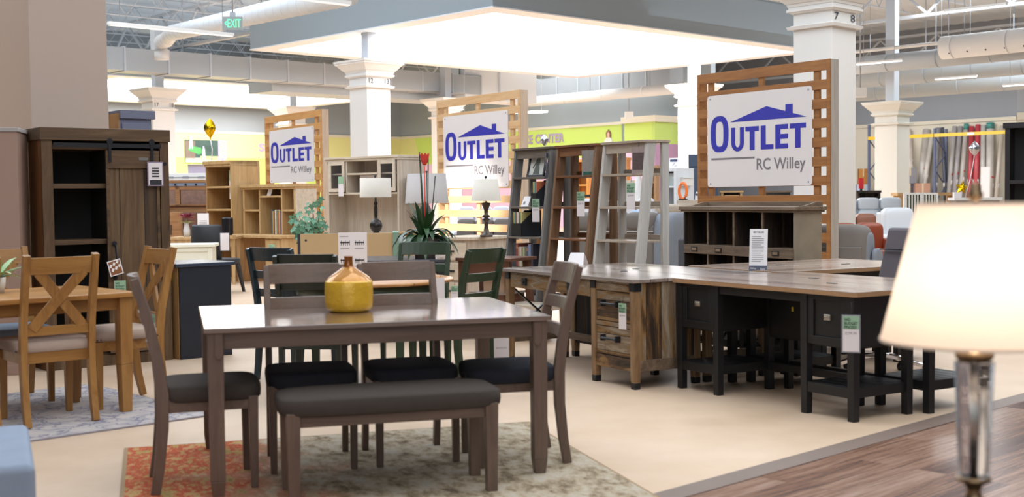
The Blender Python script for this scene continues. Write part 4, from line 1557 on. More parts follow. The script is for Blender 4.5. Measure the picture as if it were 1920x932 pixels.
def black_desk(label, ox, oy, rot, grp):
    L_, Dp, H = 1.665, .56, .762
    t = thing('black_desk', label, 'desk', ox, oy, 0, rot, grp)
    obj('desktop', MB().prismz([(.02, 0), (L_ - .02, 0), (L_, .02), (L_, Dp), (0, Dp), (0, .02)], H - .018, H), M['blacktop'], t, .002)
    obj('top_edge', MB().prismz([(.016, -.003), (L_ - .016, -.003), (L_ + .003, .016), (L_ + .003, Dp + .003), (-.003, Dp + .003), (-.003, .016)], H - .03, H - .004), M['tanedge'], t)
    obj('grommet', MB().box(L_ * .62, .42, H, L_ * .62 + .07, .45, H + .003), M['black'], t)
    for x in (.055, .43, 1.235, 1.61):
        for y in (.045, .5):
            obj('leg', MB().taper(x, y, 0, H - .03, .048, .048, .055, .055), M['blackwood'], t, .002)
    for x0, x1 in ((.08, .405), (1.26, 1.585)):
        fr = MB().box(x0, .025, .43, x1, .05, .48).box(x0, .025, .70, x1, .05, H - .03).box(x0, .025, .48, x0 + .05, .05, .7).box(x1 - .05, .025, .48, x1, .05, .7)
        fr.box(x0 - .03, .06, .43, x0 - .012, .49, H - .03).box(x1 + .012, .06, .43, x1 + .03, .49, H - .03).box(x0, .49, .43, x1, .505, H - .03).box(x0 - .02, .05, .42, x1 + .02, .49, .44)
        pd = obj('pedestal_box', fr, M['blackwood'], t, .002)
        d = obj('drawer', MB().box(x0 + .045, .036, .475, x1 - .045, .05, .705), M['blackwood'], t, .002)
        xc = (x0 + x1) / 2
        obj('knob', MB().box(xc - .027, .022, .58, xc + .027, .036, .615).box(xc - .012, .01, .588, xc + .012, .03, .607), M['nickel'], d, .002)
        sh = MB()
        for k in range(5):
            y0 = .06 + k * .087
            sh.box(x0 - .02, y0, .175, x1 + .02, y0 + .082, .195)
        sh.box(x0, .025, .135, x1, .05, .195).box(x0, .495, .135, x1, .52, .195)
        for xx in (x0 - .03, x1 + .012):
            sh.box(xx, .06, .135, xx + .018, .49, .195)
        obj('lower_shelf', sh, M['blackwood'], t, .002)
    obj('center_rail', MB().box(.45, .03, H - .085, 1.22, .05, H - .03), M['blackwood'], t, .002)
    obj('modesty_panel', MB().box(.45, .485, .36, 1.22, .5, H - .03), M['blackwood'], t)
    obj('stretcher', MB().box(.45, .48, .14, 1.22, .51, .19), M['blackwood'], t, .002)
    return t


BX, BY, BR_ = 1.10, 8.42, -58.5
bd = black_desk('black desk with a pale oak top and two drawers nearest the glowing lamp', BX, BY, BR_, 'black desks with oak tops')
obj('inspection_sticker', MB().box(.66, .4835, .55, .68, .4845, .58), plain('yellow_label', '#c5b23c', .5), bd)
dup(bd, 2.96, 7.54, 0, BR_ + 180, 'black oak-topped desk tucked back to back behind the front black desk', 'black desks with oak tops')
CX, CY = 1.985, 8.93
dup(bd, CX, CY, 0, 30, 'black oak-topped desk beside the office chair, running away to the right', 'black desks with oak tops')
x, y = on(CX, CY, 30, 1.665, 1.125)
dup(bd, x, y, 0, 210, 'farthest black oak-topped desk, in front of the rustic cubby hutch', 'black desks with oak tops')
x, y = on(BX, BY, BR_, 1.66, -.03)
price_tag(x, y, .635, BR_ + 40, .105, .22, 'price tag in a clear sleeve hanging on the nearest corner of the black desk', .07, frame=plain('sleeve_grey', '#8c8a90', .25))

# price tag standing off the far end of the dining table
x, y = D(940, 632, 7.0)[:2]
price_tag(x, y, zat(632, x, y), 5, .10, .13, 'white price tag with square code hanging behind the right end of the dining table', .03, header=False)


def sign_stand(label, px, py, Y, w, h, rot, kind, lean=8):
    x, _, z = D(px, py, Y)
    t = thing('tabletop_sign', label, 'sign', x, Y, z, rot)
    a = radians(lean)
    p = obj('paper', MB().hexa([(-w / 2, -.001, 0.004), (w / 2, -.001, .004), (w / 2, .001, .004), (-w / 2, .001, .004)], [(-w / 2, h * sin(a) - .001, h), (w / 2, h * sin(a) - .001, h), (w / 2, h * sin(a) + .001, h), (-w / 2, h * sin(a) + .001, h)]), M['paper'], t)
    k = sin(a)

    def sheet(x0, z0, x1, z1, m, nm='print', d=.002):
        return obj(nm, MB().add([(x0, z0 * k - d, z0), (x1, z0 * k - d, z0), (x1, z1 * k - d, z1), (x0, z1 * k - d, z1)], [(0, 1, 2, 3)]), m, p)
    ac = MB().box(-w / 2 - .006, -.03, 0, w / 2 + .006, .09, .004).hexa([(-w / 2, .08, .004), (w / 2, .08, .004), (w / 2, .083, .004), (-w / 2, .083, .004)], [(-w / 2, .034, h * .3), (w / 2, .034, h * .3), (w / 2, .037, h * .3), (-w / 2, .037, h * .3)])
    obj('acrylic_holder', ac, M['acrylic'], t)
    return t, sheet


t, sheet = sign_stand('tall white notice in an acrylic stand on the rustic desk top by the cubby hutch', 1421, 513, 9.2, .135, .335, -22, 'list')
sheet(-.0675, 0.004, .0675, .06, plain('slate_print', '#565a6c', .6))
ln = MB()
for i in range(13):
    z = .09 + .0155 * i
    wl_ = .045 if i % 4 else .035
    ln.add([(-.05, z * sin(radians(8)) - .003, z), (-.05 + 2 * wl_, z * sin(radians(8)) - .003, z), (-.05 + 2 * wl_, z * sin(radians(8)) - .003, z + .004), (-.05, z * sin(radians(8)) - .003, z + .004)], [(0, 1, 2, 3)])
obj('printed_line', ln, M['inkgrey'], t)
tm = text_mb('BEST SELLER', -.04, .305, .08, .013, 0, .01)
tm.v = [(x, z * sin(radians(8)) - .003, z) for x, y, z in tm.v]
obj('lettering', tm, M['ink'], t)
tm = text_mb('Ashley', -.058, .028, .045, .02, 0)
tm.v = [(x, z * sin(radians(8)) - .004, z) for x, y, z in tm.v]
obj('lettering', tm, M['paper'], t)
tm = text_mb('Store', .018, .028, .034, .016, 0)
tm.v = [(x, z * sin(radians(8)) - .004, z) for x, y, z in tm.v]
obj('lettering', tm, M['paper'], t)
# tent card on the rustic desk
x, y = G(1083, 496, .76)
t = thing('tent_card', 'small white tent card standing on the rustic desk', 'card', x, y, .76, -25)
tc_ = MB().hexa([(-.075, -.06, 0), (.075, -.06, 0), (.075, -.058, 0), (-.075, -.058, 0)], [(-.06, -.002, .1), (.06, -.002, .1), (.06, 0, .1), (-.06, 0, .1)])
tc_.hexa([(-.075, .058, 0), (.075, .058, 0), (.075, .06, 0), (-.075, .06, 0)], [(-.06, .0, .1), (.06, .0, .1), (.06, .002, .1), (-.06, .002, .1)])
obj('card', tc_, M['paper'], t)
obj('print', MB().add([(-.045, -.042, .03), (-.005, -.042, .03), (-.005, -.024, .06), (-.045, -.024, .06)], [(0, 1, 2, 3)]), M['inkgrey'], t)

# office chair
t = thing('office_chair', 'dark grey office chair with a chrome star base behind the black desks', 'office chair', 2.67, 8.90, 0, -58)
st = MB()
for k in range(5):
    a = k * 2 * pi / 5 + .5
    st.path([(.03 * cos(a), .03 * sin(a), .15), (.16 * cos(a), .16 * sin(a), .135), (.32 * cos(a), .32 * sin(a), .085)], [.06, .05, .035], .03)
obj('star_base', st, M['chrome'], t, .004)
for k in range(5):
    a = k * 2 * pi / 5 + .5
    c = (.33 * cos(a), .33 * sin(a), .03)
    obj('caster', MB().cyl((c[0] - .02 * sin(a), c[1] + .02 * cos(a), .03), (c[0] + .02 * sin(a), c[1] - .02 * cos(a), .03), .03).box(c[0] - .01, c[1] - .01, .03, c[0] + .01, c[1] + .01, .085), M['black'], t)
obj('gas_lift', MB().cyl((0, 0, .12), (0, 0, .43), .025), M['chrome'], t)
OC = plain('grey_chair_vinyl', '#564d52', .55)
obj('seat', MB().puff(-.25, -.26, .43, .25, .24, .52, .3), OC, t)
bk = obj('backrest', MB().hexa([(-.235, .2, .5), (.235, .2, .5), (.235, .27, .5), (-.235, .27, .5)], [(-.2, .33, 1.07), (.2, .33, 1.07), (.2, .38, 1.07), (-.2, .38, 1.07)]), OC, t, .025, 4)
obj('seam', MB().box(-.21, .256, .905, .21, .275, .912), M['black'], bk)
arm = MB()
for sx in (-1, 1):
    arm.tube([(sx * .27, -.1, .45), (sx * .29, -.12, .63), (sx * .28, .1, .65), (sx * .26, .25, .6)], .016)
obj('armrest', arm, M['chrome'], t)

# ================================================================ rustic cubby hutch on its credenza
M['rustdarky'] = wood('rustic_shaded_side', [(.3, '#0c0806'), (.45, '#20160f'), (.58, '#3a291c'), (.7, '#554334')], 'z', 6, .12, .65, .11, 'y')  # dark divider sides: cubby shade put into the colour
hx, hy, hr = 1.73, 12.3, -63.5
HW = 1.72
zt, zs = 1.207, zat(457, hx, hy)
t = thing('cubby_hutch', 'rustic wooden cubby hutch with label holders under the largest outlet sign', 'hutch', hx, hy, 0, hr)
zb0 = zs - .36
obj('top', MB().box(-.035, -.035, zt - .02, HW + .035, .33, zt + .012).box(-.02, -.02, zt - .04, HW + .02, .32, zt - .02), M['rustmid'], t, .004)
gl = MB().box(0, .29, zt + .012, HW, .315, zt + .055)
for x in (-.01, HW - .015):
    gl.prismx([(.30, zt + .012), (.30, zt + .055), (.24, zt + .055), (.1, zt + .02), (.0, zt + .012)], x, x + .025)
obj('gallery_rail', gl, M['rustmid'], t, .003)
obj('back_panel', MB().box(.02, .285, 0.05, HW - .02, .3, zt - .03), M['rustdark'], t)  # near-black back stands in for shade inside the cubbies
obj('side_panel', MB().box(HW - .022, 0, 0, HW, .3, zt - .03), plain('rustic_side', '#8e806d', .6, var=.35, vscale=6), t, .002)
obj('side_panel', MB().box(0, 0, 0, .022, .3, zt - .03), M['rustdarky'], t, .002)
for u in (.237, .479, .73):
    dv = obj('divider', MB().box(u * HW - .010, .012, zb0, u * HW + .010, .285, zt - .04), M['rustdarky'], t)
    obj('edge_strip', MB().box(u * HW - .011, .0, zb0, u * HW + .011, .012, zt - .04), M['rustmid'], dv)
sh = obj('shelf', MB().box(.022, -.012, zs - .09, HW - .022, .28, zs), M['rustmid'], t, .003)
for u in (.12, .35, .85):
    lh = obj('label_holder', MB().box(u * HW - .05, -.018, zs - .068, u * HW + .05, -.011, zs - .022), M['black'], sh, .002)
    obj('label', MB().box(u * HW - .036, -.02, zs - .058, u * HW + .036, -.0175, zs - .032), plain('tan_label', '#8a735b', .6), lh)
obj('base_cabinet', MB().box(.0, -.05, 0.0, HW, .3, zb0), M['rustz'], t, .003)

# ================================================================ outlet signs on slatted frames
def outlet_sign(label, px0, px1, Y0, bpx0, bpx1, yt, ybt, ybb, w1, w2, slat0=.3):
    rot = -54.9
    x0, y0, W = span(px0, px1, Y0, rot)
    H = zat(yt, x0, y0)
    t = thing('outlet_sign', label, 'sign', x0, y0, 0, rot)
    al = lambda p: along(Vector((x0, y0, 0)), rot, p)
    stile = MB().box(0, 0, 0, .05, .14, H).box(W - .05, 0, 0, W, .025, H)
    obj('stile', MB().box(0, 0, 0, .05, .14, H), w1, t, .003)
    obj('stile', MB().box(W - .055, 0, 0, W, .022, H), w1, t, .003)
    obj('side_post', MB().box(W - .055, .022, 0, W + .0, .16, H), w2, t, .003)
    obj('top_rail', MB().box(.05, .0, H - .13, W - .055, .03, H), w1, t, .003)
    z = H - .36
    while z > slat0:
        obj('slat', MB().box(.05, .0, z, W - .055, .022, z + .118), w1, t, .002)
        z -= .232
    for u in (.1, .5, .9):
        obj('batten', MB().box(u * W - .045, .023, .2, u * W + .045, .06, H - .01), w1, t, .002)
    obj('foot', MB().box(-.02, -.25, 0, .07, .4, .06).box(W - .07, -.25, 0, W + .02, .4, .06), w1, t)
    bx0, bx1 = al(bpx0), al(bpx1)
    bpos = Vector((x0, y0, 0)) + Vector((cos(radians(rot)), sin(radians(rot)), 0)) * bx0
    bz1, bz0 = zat(ybt, bpos.x, bpos.y), zat(ybb, bpos.x, bpos.y)
    bw, bh = bx1 - bx0, bz1 - bz0
    r = .04
    pts = []
    for cx, cz, a0 in ((bx1 - r, bz0 + r, -90), (bx1 - r, bz1 - r, 0), (bx0 + r, bz1 - r, 90), (bx0 + r, bz0 + r, 180)):
        for k in range(5):
            a = radians(a0 + k * 22.5)
            pts.append((cx + r * cos(a), cz + r * sin(a)))
    bo = obj('board', MB().prism(pts, -.012, -.002), M['board'], t)
    X = lambda u: bx0 + bw * u
    Z = lambda v: bz1 - bh * v
    g = MB()
    y1, y2 = -.0145, -.012
    # large O as a ring of two rounded outlines

    def ring(u0, u1, v0, v1, th_u, th_v, open_top=False):
        n = 40
        cu, cv, hu, hv = (u0 + u1) / 2, (v0 + v1) / 2, (u1 - u0) / 2, (v1 - v0) / 2
        p = lambda a, fu, fv, e: (X(cu + fu * math.copysign(abs(cos(a)) ** e, cos(a))), Z(cv - fv * math.copysign(abs(sin(a)) ** e, sin(a))))
        vs = []
        for k in range(n):
            a = 2 * pi * k / n
            o_, i_ = p(a, hu, hv, .72), p(a, hu - th_u, hv - th_v, .62)
            vs += [(o_[0], y1, o_[1]), (i_[0], y1, i_[1])]
        g.add(vs, [(2 * k, 2 * ((k + 1) % n), 2 * ((k + 1) % n) + 1, 2 * k + 1) for k in range(n)])
    ring(.035, .218, .228, .622, .052, .062)

    def rect(u0, v0, u1, v1):
        g.add([(X(u0), y1, Z(v1)), (X(u1), y1, Z(v1)), (X(u1), y1, Z(v0)), (X(u0), y1, Z(v0))], [(0, 1, 2, 3)])
    va, vb = .365, .615
    # U
    ub0, ub1, tk = .245, .372, .04
    rect(ub0, va, ub0 + tk, .53)
    rect(ub1 - tk, va, ub1, .53)
    n = 14
    vs = []
    cu, hu = (ub0 + ub1) / 2, (ub1 - ub0) / 2
    for k in range(n + 1):
        a = pi + pi * k / n
        vs += [(X(cu + hu * cos(a)), y1, Z(.53 - .092 * sin(a))), (X(cu + (hu - tk) * cos(a)), y1, Z(.53 - .048 * sin(a)))]
    g.add(vs, [(2 * k, 2 * k + 2, 2 * k + 3, 2 * k + 1) for k in range(n)])
    # T L E T
    for u0, u1 in ((.387, .517), (.805, .95)):
        rect(u0, va, u1, va + .05)
        c = (u0 + u1) / 2
        rect(c - .024, va + .05, c + .024, vb)
    rect(.535, va, .582, vb)
    rect(.582, vb - .05, .655, vb)
    rect(.672, va, .719, vb)
    for v in (va, .465, vb - .05):
        rect(.719, v, .79, v + .05)
    # roof and chimney
    g.add([(X(.235), y1, Z(.305)), (X(.955), y1, Z(.305)), (X(.59), y1, Z(.165))], [(0, 1, 2)])
    g.add([(X(.765), y1, Z(.235)), (X(.832), y1, Z(.26)), (X(.832), y1, Z(.165)), (X(.765), y1, Z(.165))], [(0, 1, 2, 3)])
    obj('outlet_logo', g, M['blue'], bo)
    g = MB()
    rect_ = lambda u0, v0, u1, v1: g.add([(X(u0), y1, Z(v1)), (X(u1), y1, Z(v1)), (X(u1), y1, Z(v0)), (X(u0), y1, Z(v0))], [(0, 1, 2, 3)])
    rect_(.04, .685, .475, .705)
    obj('underline', g, M['signgrey'], bo)
    tx = text_mb('RC Willey', X(.495), Z(.865), X(.945) - X(.495), Z(.695) - Z(.855), y1, .012)
    obj('store_lettering', tx, M['signgrey'], bo)
    sc = MB()
    for u in (.03, .97):
        for v in (.035, .965):
            sc.cyl((X(u), -.016, Z(v)), (X(u), -.012, Z(v)), .012, n=10)
    obj('screw', sc, M['steel'], bo)
    return t


SW1 = wood('brown_stained_pine', [(.25, '#7a4a22'), (.5, '#94602f'), (.75, '#aa743c')], 'x', 6, .08, .5)
SW2 = wood('brightly_lit_pine', [(.25, '#a9713a'), (.5, '#c08a50'), (.75, '#d0a066')], 'x', 6, .08, .5)  # lighter pine: the stronger light on this frame is in the colour
SW3 = wood('glare_lit_pine', [(.25, '#b98f60'), (.5, '#cda578'), (.75, '#dab98f')], 'x', 6, .08, .5)  # palest pine: glare on the slats is put into the colour
SWP = wood('raw_pine', [(.25, '#b59a80'), (.5, '#c6ad95'), (.75, '#d2bda8')], 'z', 6, .08, .6)
SWG = wood('greyed_pine', [(.25, '#8f857b'), (.5, '#a49a90'), (.75, '#b3aaa0')], 'z', 6, .08, .6)
outlet_sign('largest outlet sign, on a brown slatted frame behind the cubby hutch', 1308, 1556, 16.6, 1329, 1524, 141, 181, 351, SW1, SWG)
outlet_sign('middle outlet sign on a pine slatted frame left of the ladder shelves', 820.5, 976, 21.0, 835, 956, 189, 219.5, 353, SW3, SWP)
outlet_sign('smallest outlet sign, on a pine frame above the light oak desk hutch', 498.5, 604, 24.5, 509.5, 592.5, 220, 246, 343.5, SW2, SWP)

# ================================================================ ladder shelves
lx0, ly0, lr = .035, 12.45, -56.0


def ladder(label, k, wz, wx, side):
    x, y = on(lx0, ly0, lr, k * .725, 0)
    t = thing('ladder_shelf', label, 'shelf unit', x, y, 0, lr)
    H, W, yb, lean = 1.80, .63, .17, .22
    fy = lambda z: -lean * (1 - z / H)
    for x in (0, W - .035):
        obj('front_post', MB().hexa([(x, -lean, 0), (x + .035, -lean, 0), (x + .035, -lean + .1, 0), (x, -lean + .1, 0)], [(x, 0, H), (x + .035, 0, H), (x + .035, .1, H), (x, .1, H)]), side, t, .002)
        obj('back_post', MB().box(x, yb, 0, x + .035, yb + .075, H), side, t, .002)
    obj('top', MB().box(-.01, -.02, H, W + .01, yb + .085, H + .022), wx, t, .002)
    for i, z in enumerate((.32, .63, .935, 1.235, 1.53)):
        s = obj('shelf', MB().box(.036, fy(z) - .012, z - .02, W - .036, yb + .075, z), wx, t, .002)
        obj('back_rail', MB().box(.036, yb + .055, z, W - .036, yb + .073, z + .045), wx, t, .002)
    obj('front_rail', MB().box(.036, .005, H - .085, W - .036, .022, H), wx, t, .002)
    return t


LD1 = wood('grey_brown_board', [(.25, '#4a4039'), (.5, '#675b51'), (.75, '#81776d')], 'x', 7, .08, .5)
LD1s = wood('grey_brown_side', [(.25, '#55524f'), (.5, '#74716e'), (.75, '#918f8b')], 'z', 7, .08, .45)
LD2 = wood('red_brown_board', [(.25, '#4e2c16'), (.5, '#734624'), (.75, '#8c6038')], 'x', 7, .08, .5)
LD2s = wood('red_brown_side', [(.25, '#543822'), (.5, '#7a593f'), (.75, '#977a60')], 'z', 7, .08, .5)
LD3 = wood('pale_grey_board', [(.25, '#8f7d6b'), (.5, '#ab9a89'), (.75, '#beb1a3')], 'x', 7, .08, .5)
LD3s = wood('pale_grey_side', [(.25, '#a59e96'), (.5, '#bdb7b0'), (.75, '#cdc8c2')], 'z', 7, .08, .5)
ladder('grey-brown ladder shelf holding a framed portrait and magazines, leftmost of the three', 0, LD1s, LD1, LD1s)
ladder('reddish-brown ladder shelf, the middle one of the three', 1, LD2s, LD2, LD2s)
ladder('pale grey ladder shelf, the rightmost and nearest of the three', 2, LD3s, LD3, LD3s)


def lad(k, x, y):
    return on(lx0, ly0, lr, k * .725 + x, y)


for k, zt_, lab in ((0, 1.30, 'price tag with a green header hanging on the leftmost ladder shelf'), (1, 1.36, 'price tag with a green header hanging on the reddish-brown ladder shelf'), (2, 1.43, 'price tag with a green header hanging on the pale ladder shelf')):
    x, y = lad(k, .54, -.12)
    price_tag(x, y, zt_ + .02, lr + 25, .095, .24, lab, .05)
for k, lab in ((0, 'grey info card at the top of the leftmost ladder shelf'), (1, 'grey info card at the top of the reddish-brown ladder shelf'), (2, 'photo info card at the top of the pale ladder shelf')):
    x, y = lad(k, .54 if k else .60, -.03)
    t = thing('info_card', lab, 'card', x, y, 1.76, lr + (22 if k else 138), 'info cards on the ladder shelves')
    obj('card', MB().box(-.07, 0, -.24, .07, .003, 0), plain('info_card_paper', ['#6d7085', '#8d8681', '#9c8a86'][k], .4, var=.25, vscale=25), t)
    obj('cord', MB().tube([(0, .002, 0), (0, .01, .04)], .002, 5), M['ink'], t)
    if k:
        obj('print', MB().box(-.055, -.001, -.235 if k == 1 else -.2, .055, 0, -.2 if k == 1 else -.05), plain('card_print', ['', '#2c5a4c', '#5c4b4b'][k], .5, var=.5, vscale=40), t)
# framed portrait
x, y = lad(0, .33, .03)
t = thing('picture_frame', 'black framed portrait drawing on the leftmost ladder shelf', 'picture', x, y, 1.532, lr + 4)
a = radians(14)
fw, fh = .27, .235
P3 = lambda x, z, d: (x, z * sin(a) + d, z * cos(a))
q = MB()
for (x0, z0, x1, z1) in ((-fw / 2, 0, fw / 2, .02), (-fw / 2, fh - .02, fw / 2, fh), (-fw / 2, .02, -fw / 2 + .02, fh - .02), (fw / 2 - .02, .02, fw / 2, fh - .02)):
    q.add([P3(x0, z0, 0), P3(x1, z0, 0), P3(x1, z1, 0), P3(x0, z1, 0), P3(x0, z0, -.015), P3(x1, z0, -.015), P3(x1, z1, -.015), P3(x0, z1, -.015)], [(0, 1, 2, 3), (7, 6, 5, 4), (0, 4, 5, 1), (1, 5, 6, 2), (2, 6, 7, 3), (3, 7, 4, 0)])
obj('frame', q, M['black'], t)
obj('mat_board', MB().add([P3(-fw / 2 + .02, .02, -.004), P3(fw / 2 - .02, .02, -.004), P3(fw / 2 - .02, fh - .02, -.004), P3(-fw / 2 + .02, fh - .02, -.004)], [(0, 1, 2, 3)]), plain('drawing_paper', '#c9c7c0', .6), t)
dg = MB()
for pts in ([(-.05, .025), (.05, .025), (.04, .1), (-.03, .1)], [(-.02, .1), (.025, .1), (.04, .15), (.03, .19), (-.005, .2), (-.03, .17)], [(-.06, .08), (-.02, .13), (-.03, .15), (-.07, .1)]):
    dg.add([P3(x, z, -.006) for x, z in pts], [tuple(range(len(pts)))])
obj('portrait', dg, plain('pencil_drawing', '#5a5f5a', .7, var=.7, vscale=30), t)
# books, magazines and file holders on the leftmost ladder shelf
bookc = ['#3d3c46', '#8b4637', '#b89a86', '#c9b9ab', '#8b8a5c', '#aab08c', '#6f6b52', '#4e5a6a', '#7f8ba6', '#2e2f3c']
bn = ['charcoal', 'rust red', 'tan', 'pale cream', 'olive', 'light sage', 'moss brown', 'slate blue', 'lavender blue', 'near-black']
xx = .1
for i, c in enumerate(bookc):
    w = (.042, .038, .028, .03, .026, .03, .03, .034, .045, .04)[i]
    hh = (.235, .235, .2, .2, .195, .2, .2, .21, .23, .235)[i]
    x, y = lad(0, xx, -.09)
    t = thing('book', '%s book standing on the lowest visible shelf of the leftmost ladder shelf' % bn[i], 'book', x, y, .632, lr, 'books on the leftmost ladder shelf')
    obj('cover', MB().box(0, 0, 0, w - .002, .17, hh), plain('book_cover_' + bn[i], c, .55), t, .002)
    obj('pages', MB().box(.003, .004, hh - .003, w - .005, .168, hh + .0005), M['paper'], t)
    if i in (1, 4, 7):
        obj('spine_label', MB().box(.003, -.001, hh * .78, w - .005, 0, hh * .92), plain('spine_label', '#a5705c', .6), t)
    xx += w
for k, (x_, z_, w_, lab) in enumerate(((.07, .937, .2, 'black magazine file on the middle shelf of the leftmost ladder shelf'), (.42, 1.237, .1, 'black magazine file on the upper shelf of the leftmost ladder shelf'))):
    x, y = lad(0, x_, -.09)
    t = thing('magazine_file', lab, 'file holder', x, y, z_, lr)
    w2 = .17 if k == 0 else .09
    obj('file_body', MB().box(0, 0, 0, w2, .008, .13).box(0, .235, 0, w2, .243, .26).box(0, 0, 0, w2, .243, .006), M['black'], t)
    for xs in (0, w2 - .006):
        obj('file_side', MB().prismx([(0, 0), (.243, 0), (.243, .26), (.16, .26), (0, .13)], xs, xs + .006), plain('file_black', '#24262d', .55), t)
    n = 9 if k == 0 else 4
    for i in range(n):
        c = ['#b9a24a', '#6f8f6a', '#d5cbb8', '#c06a4a', '#7fa39b', '#cdbf7a', '#8a5b46', '#ded6c9', '#557c7a'][(i * 4) % 9]
        nm_ = ['mustard', 'sage', 'ivory', 'coral', 'teal', 'straw', 'brown', 'white', 'deep teal'][(i * 4) % 9]
        xq, yq = lad(0, x_ + .01 + i * (w2 - .02) / n, -.075)
        m_ = thing('magazine', '%s magazine in the black file on the leftmost ladder shelf, %s tier' % (nm_, 'middle' if k == 0 else 'upper'), 'magazine', xq, yq, z_ + .007, lr, 'magazines in the black files')
        obj('cover', MB().box(0, 0, 0, (w2 - .02) / n - .003, .2, .235), plain('magazine_' + nm_, c, .5, var=.2, vscale=40), m_)
x, y = lad(0, .26, -.03)
t = thing('tent_card', 'small white card on the upper shelf of the leftmost ladder shelf', 'card', x, y, 1.237, lr + 10)
obj('card', MB().hexa([(-.05, -.04, 0), (.05, -.04, 0), (.05, -.038, 0), (-.05, -.038, 0)], [(-.045, .01, .1), (.045, .01, .1), (.045, .012, .1), (-.045, .012, .1)]), M['paper'], t)
obj('print', MB().add([(-.03, -.031, .02), (.0, -.031, .02), (.0, -.016, .05), (-.03, -.016, .05)], [(0, 1, 2, 3)]), M['inkgrey'], t)

# silver balloon above
x, y, z = D(1022, 263, 13.6)
M['silverfoil'] = plain('silver_foil', '#d7dae2', .12, 1., .5, 1., 9)
M['goldfoil'] = plain('gold_foil', '#d9b01c', .14, 1., .5, .6, 9)


def star_pts(r0, r1, n=5, rot=0):
    return [((r0 if k % 2 == 0 else r1) * sin(pi * k / n + rot), (r0 if k % 2 == 0 else r1) * cos(pi * k / n + rot)) for k in range(2 * n)]


def foil_balloon(label, px, py, Y, wpx, hpx, m, tail_px, zrot=0):
    x, y, z = D(px, py, Y)
    k = Y / FPX
    t = thing('foil_balloon', label, 'balloon', x, y, z, zrot)
    w, h = wpx * k / 2, hpx * k / 2
    prof = [(0, -1), (.12, -.93), (.55, -.6), (.85, -.25), (.97, .05), (.88, .35), (.55, .68), (.16, .95), (0, 1.03)]
    mb = MB().lathe([(r * w * (1 if r else 1), zz * h) for r, zz in prof], 10)
    mb.v = [(vx, vy * .7, vz) for vx, vy, vz in mb.v]
    for i, (vx, vy, vz) in enumerate(mb.v):
        q = 1 + .09 * (1 if i % 2 else -1)
        mb.v[i] = (vx * q, vy * q, vz)
    obj('foil', mb, m, t)
    obj('neck', MB().cyl((0, 0, -h * 1.08), (0, 0, -h * .95), h * .09, h * .04, 8), m, t)
    if tail_px:
        ex_, ey_, ez_ = D(tail_px[0], tail_px[1], Y)
        c, s_ = cos(-radians(zrot)), sin(-radians(zrot))
        dx = ex_ - x
        f = lambda u: (dx * u * c, dx * u * s_, -h + (ez_ - z + h) * u)
        obj('ribbon', MB().tube([f(0), (f(.5)[0] + .02, f(.5)[1], f(.5)[2]), f(1)], h * .05, 6), M['paper'], t)
    return t


def star_balloon(label, px, py, Y, R_, m, flat, tail_px, n=5, rot=0, zrot=0, r1=.55):
    x, y, z = D(px, py, Y)
    t = thing('star_balloon', label, 'balloon', x, y, z, zrot)
    pts = star_pts(R_, R_ * r1, n, rot)
    mb = MB()
    N = len(pts)
    vs = [(0, -R_ * flat, 0), (0, R_ * flat, 0)] + [(p[0], 0, p[1]) for p in pts] + [(p[0] * .55, -R_ * flat * .8, p[1] * .55) for p in pts] + [(p[0] * .55, R_ * flat * .8, p[1] * .55) for p in pts]
    fs = []
    for k in range(N):
        j = (k + 1) % N
        fs += [(2 + k, 2 + j, 2 + N + j, 2 + N + k), (2 + N + k, 2 + N + j, 0), (2 + j, 2 + k, 2 + 2 * N + k, 2 + 2 * N + j), (2 + 2 * N + j, 2 + 2 * N + k, 1)]
    mb.add(vs, fs, True)
    mb.sm = [False] * len(mb.f)
    obj('foil', mb, m, t)
    if tail_px:
        ex_, ey_, ez_ = D(tail_px[0], tail_px[1], Y)
        rb = MB().tube([(0, 0, -R_ * .8), ((ex_ - x) * .5 + .02, 0, (ez_ - z) * .5), (ex_ - x, 0, ez_ - z)], R_ * .05, 6)
        obj('ribbon', rb, M['paper'], t)
    return t


foil_balloon('crumpled silver foil balloon just above the leftmost ladder shelf', 1021, 263.5, 12.5, 15, 22, M['silverfoil'], None, 20)
foil_balloon('gold foil balloon floating above the light oak bookcase', 394, 241, 20.4, 22, 37, M['goldfoil'], (397, 300), 20)

# ================================================================ sofa behind the ladder shelves
BS = plain('taupe_grey_suede', '#736c67', .85, var=.1, vscale=5)
GS = plain('slate_suede', '#7d828b', .85, var=.12, vscale=6)
x0, y0, W = span(1062, 1262, 15.2, -24)
t = thing('reclining_sofa', 'grey-brown reclining sofa seen from behind between the ladder shelves', 'sofa', x0, y0, 0, -24)
zt = zat(403, x0, y0)
obj('back', MB().box(0, 0, .08, W - .25, .25, zt - .12), BS, t, .04, 4)
for i in range(3):
    obj('back_cushion', MB().puff(i * (W - .25) / 3, -.03, zt - .2, (i + 1) * (W - .25) / 3, .35, zt + .03, .45), BS, t)
obj('arm', MB().puff(W - .3, .0, .05, W, .95, zt + .02, .4), GS, t)
obj('arm', MB().puff(0, .1, .05, .25, .95, .66, .4), BS, t)
obj('seat', MB().box(.2, .2, .1, W - .25, .95, .48), BS, t, .05, 4)
obj('seam_line', MB().box(0, -.012, zt - .215, W - .25, .0, zt - .2), plain('pale_piping', '#b6aea6', .8), t)
zz = zat(395, *D(1255, 300, 14.4)[:2])
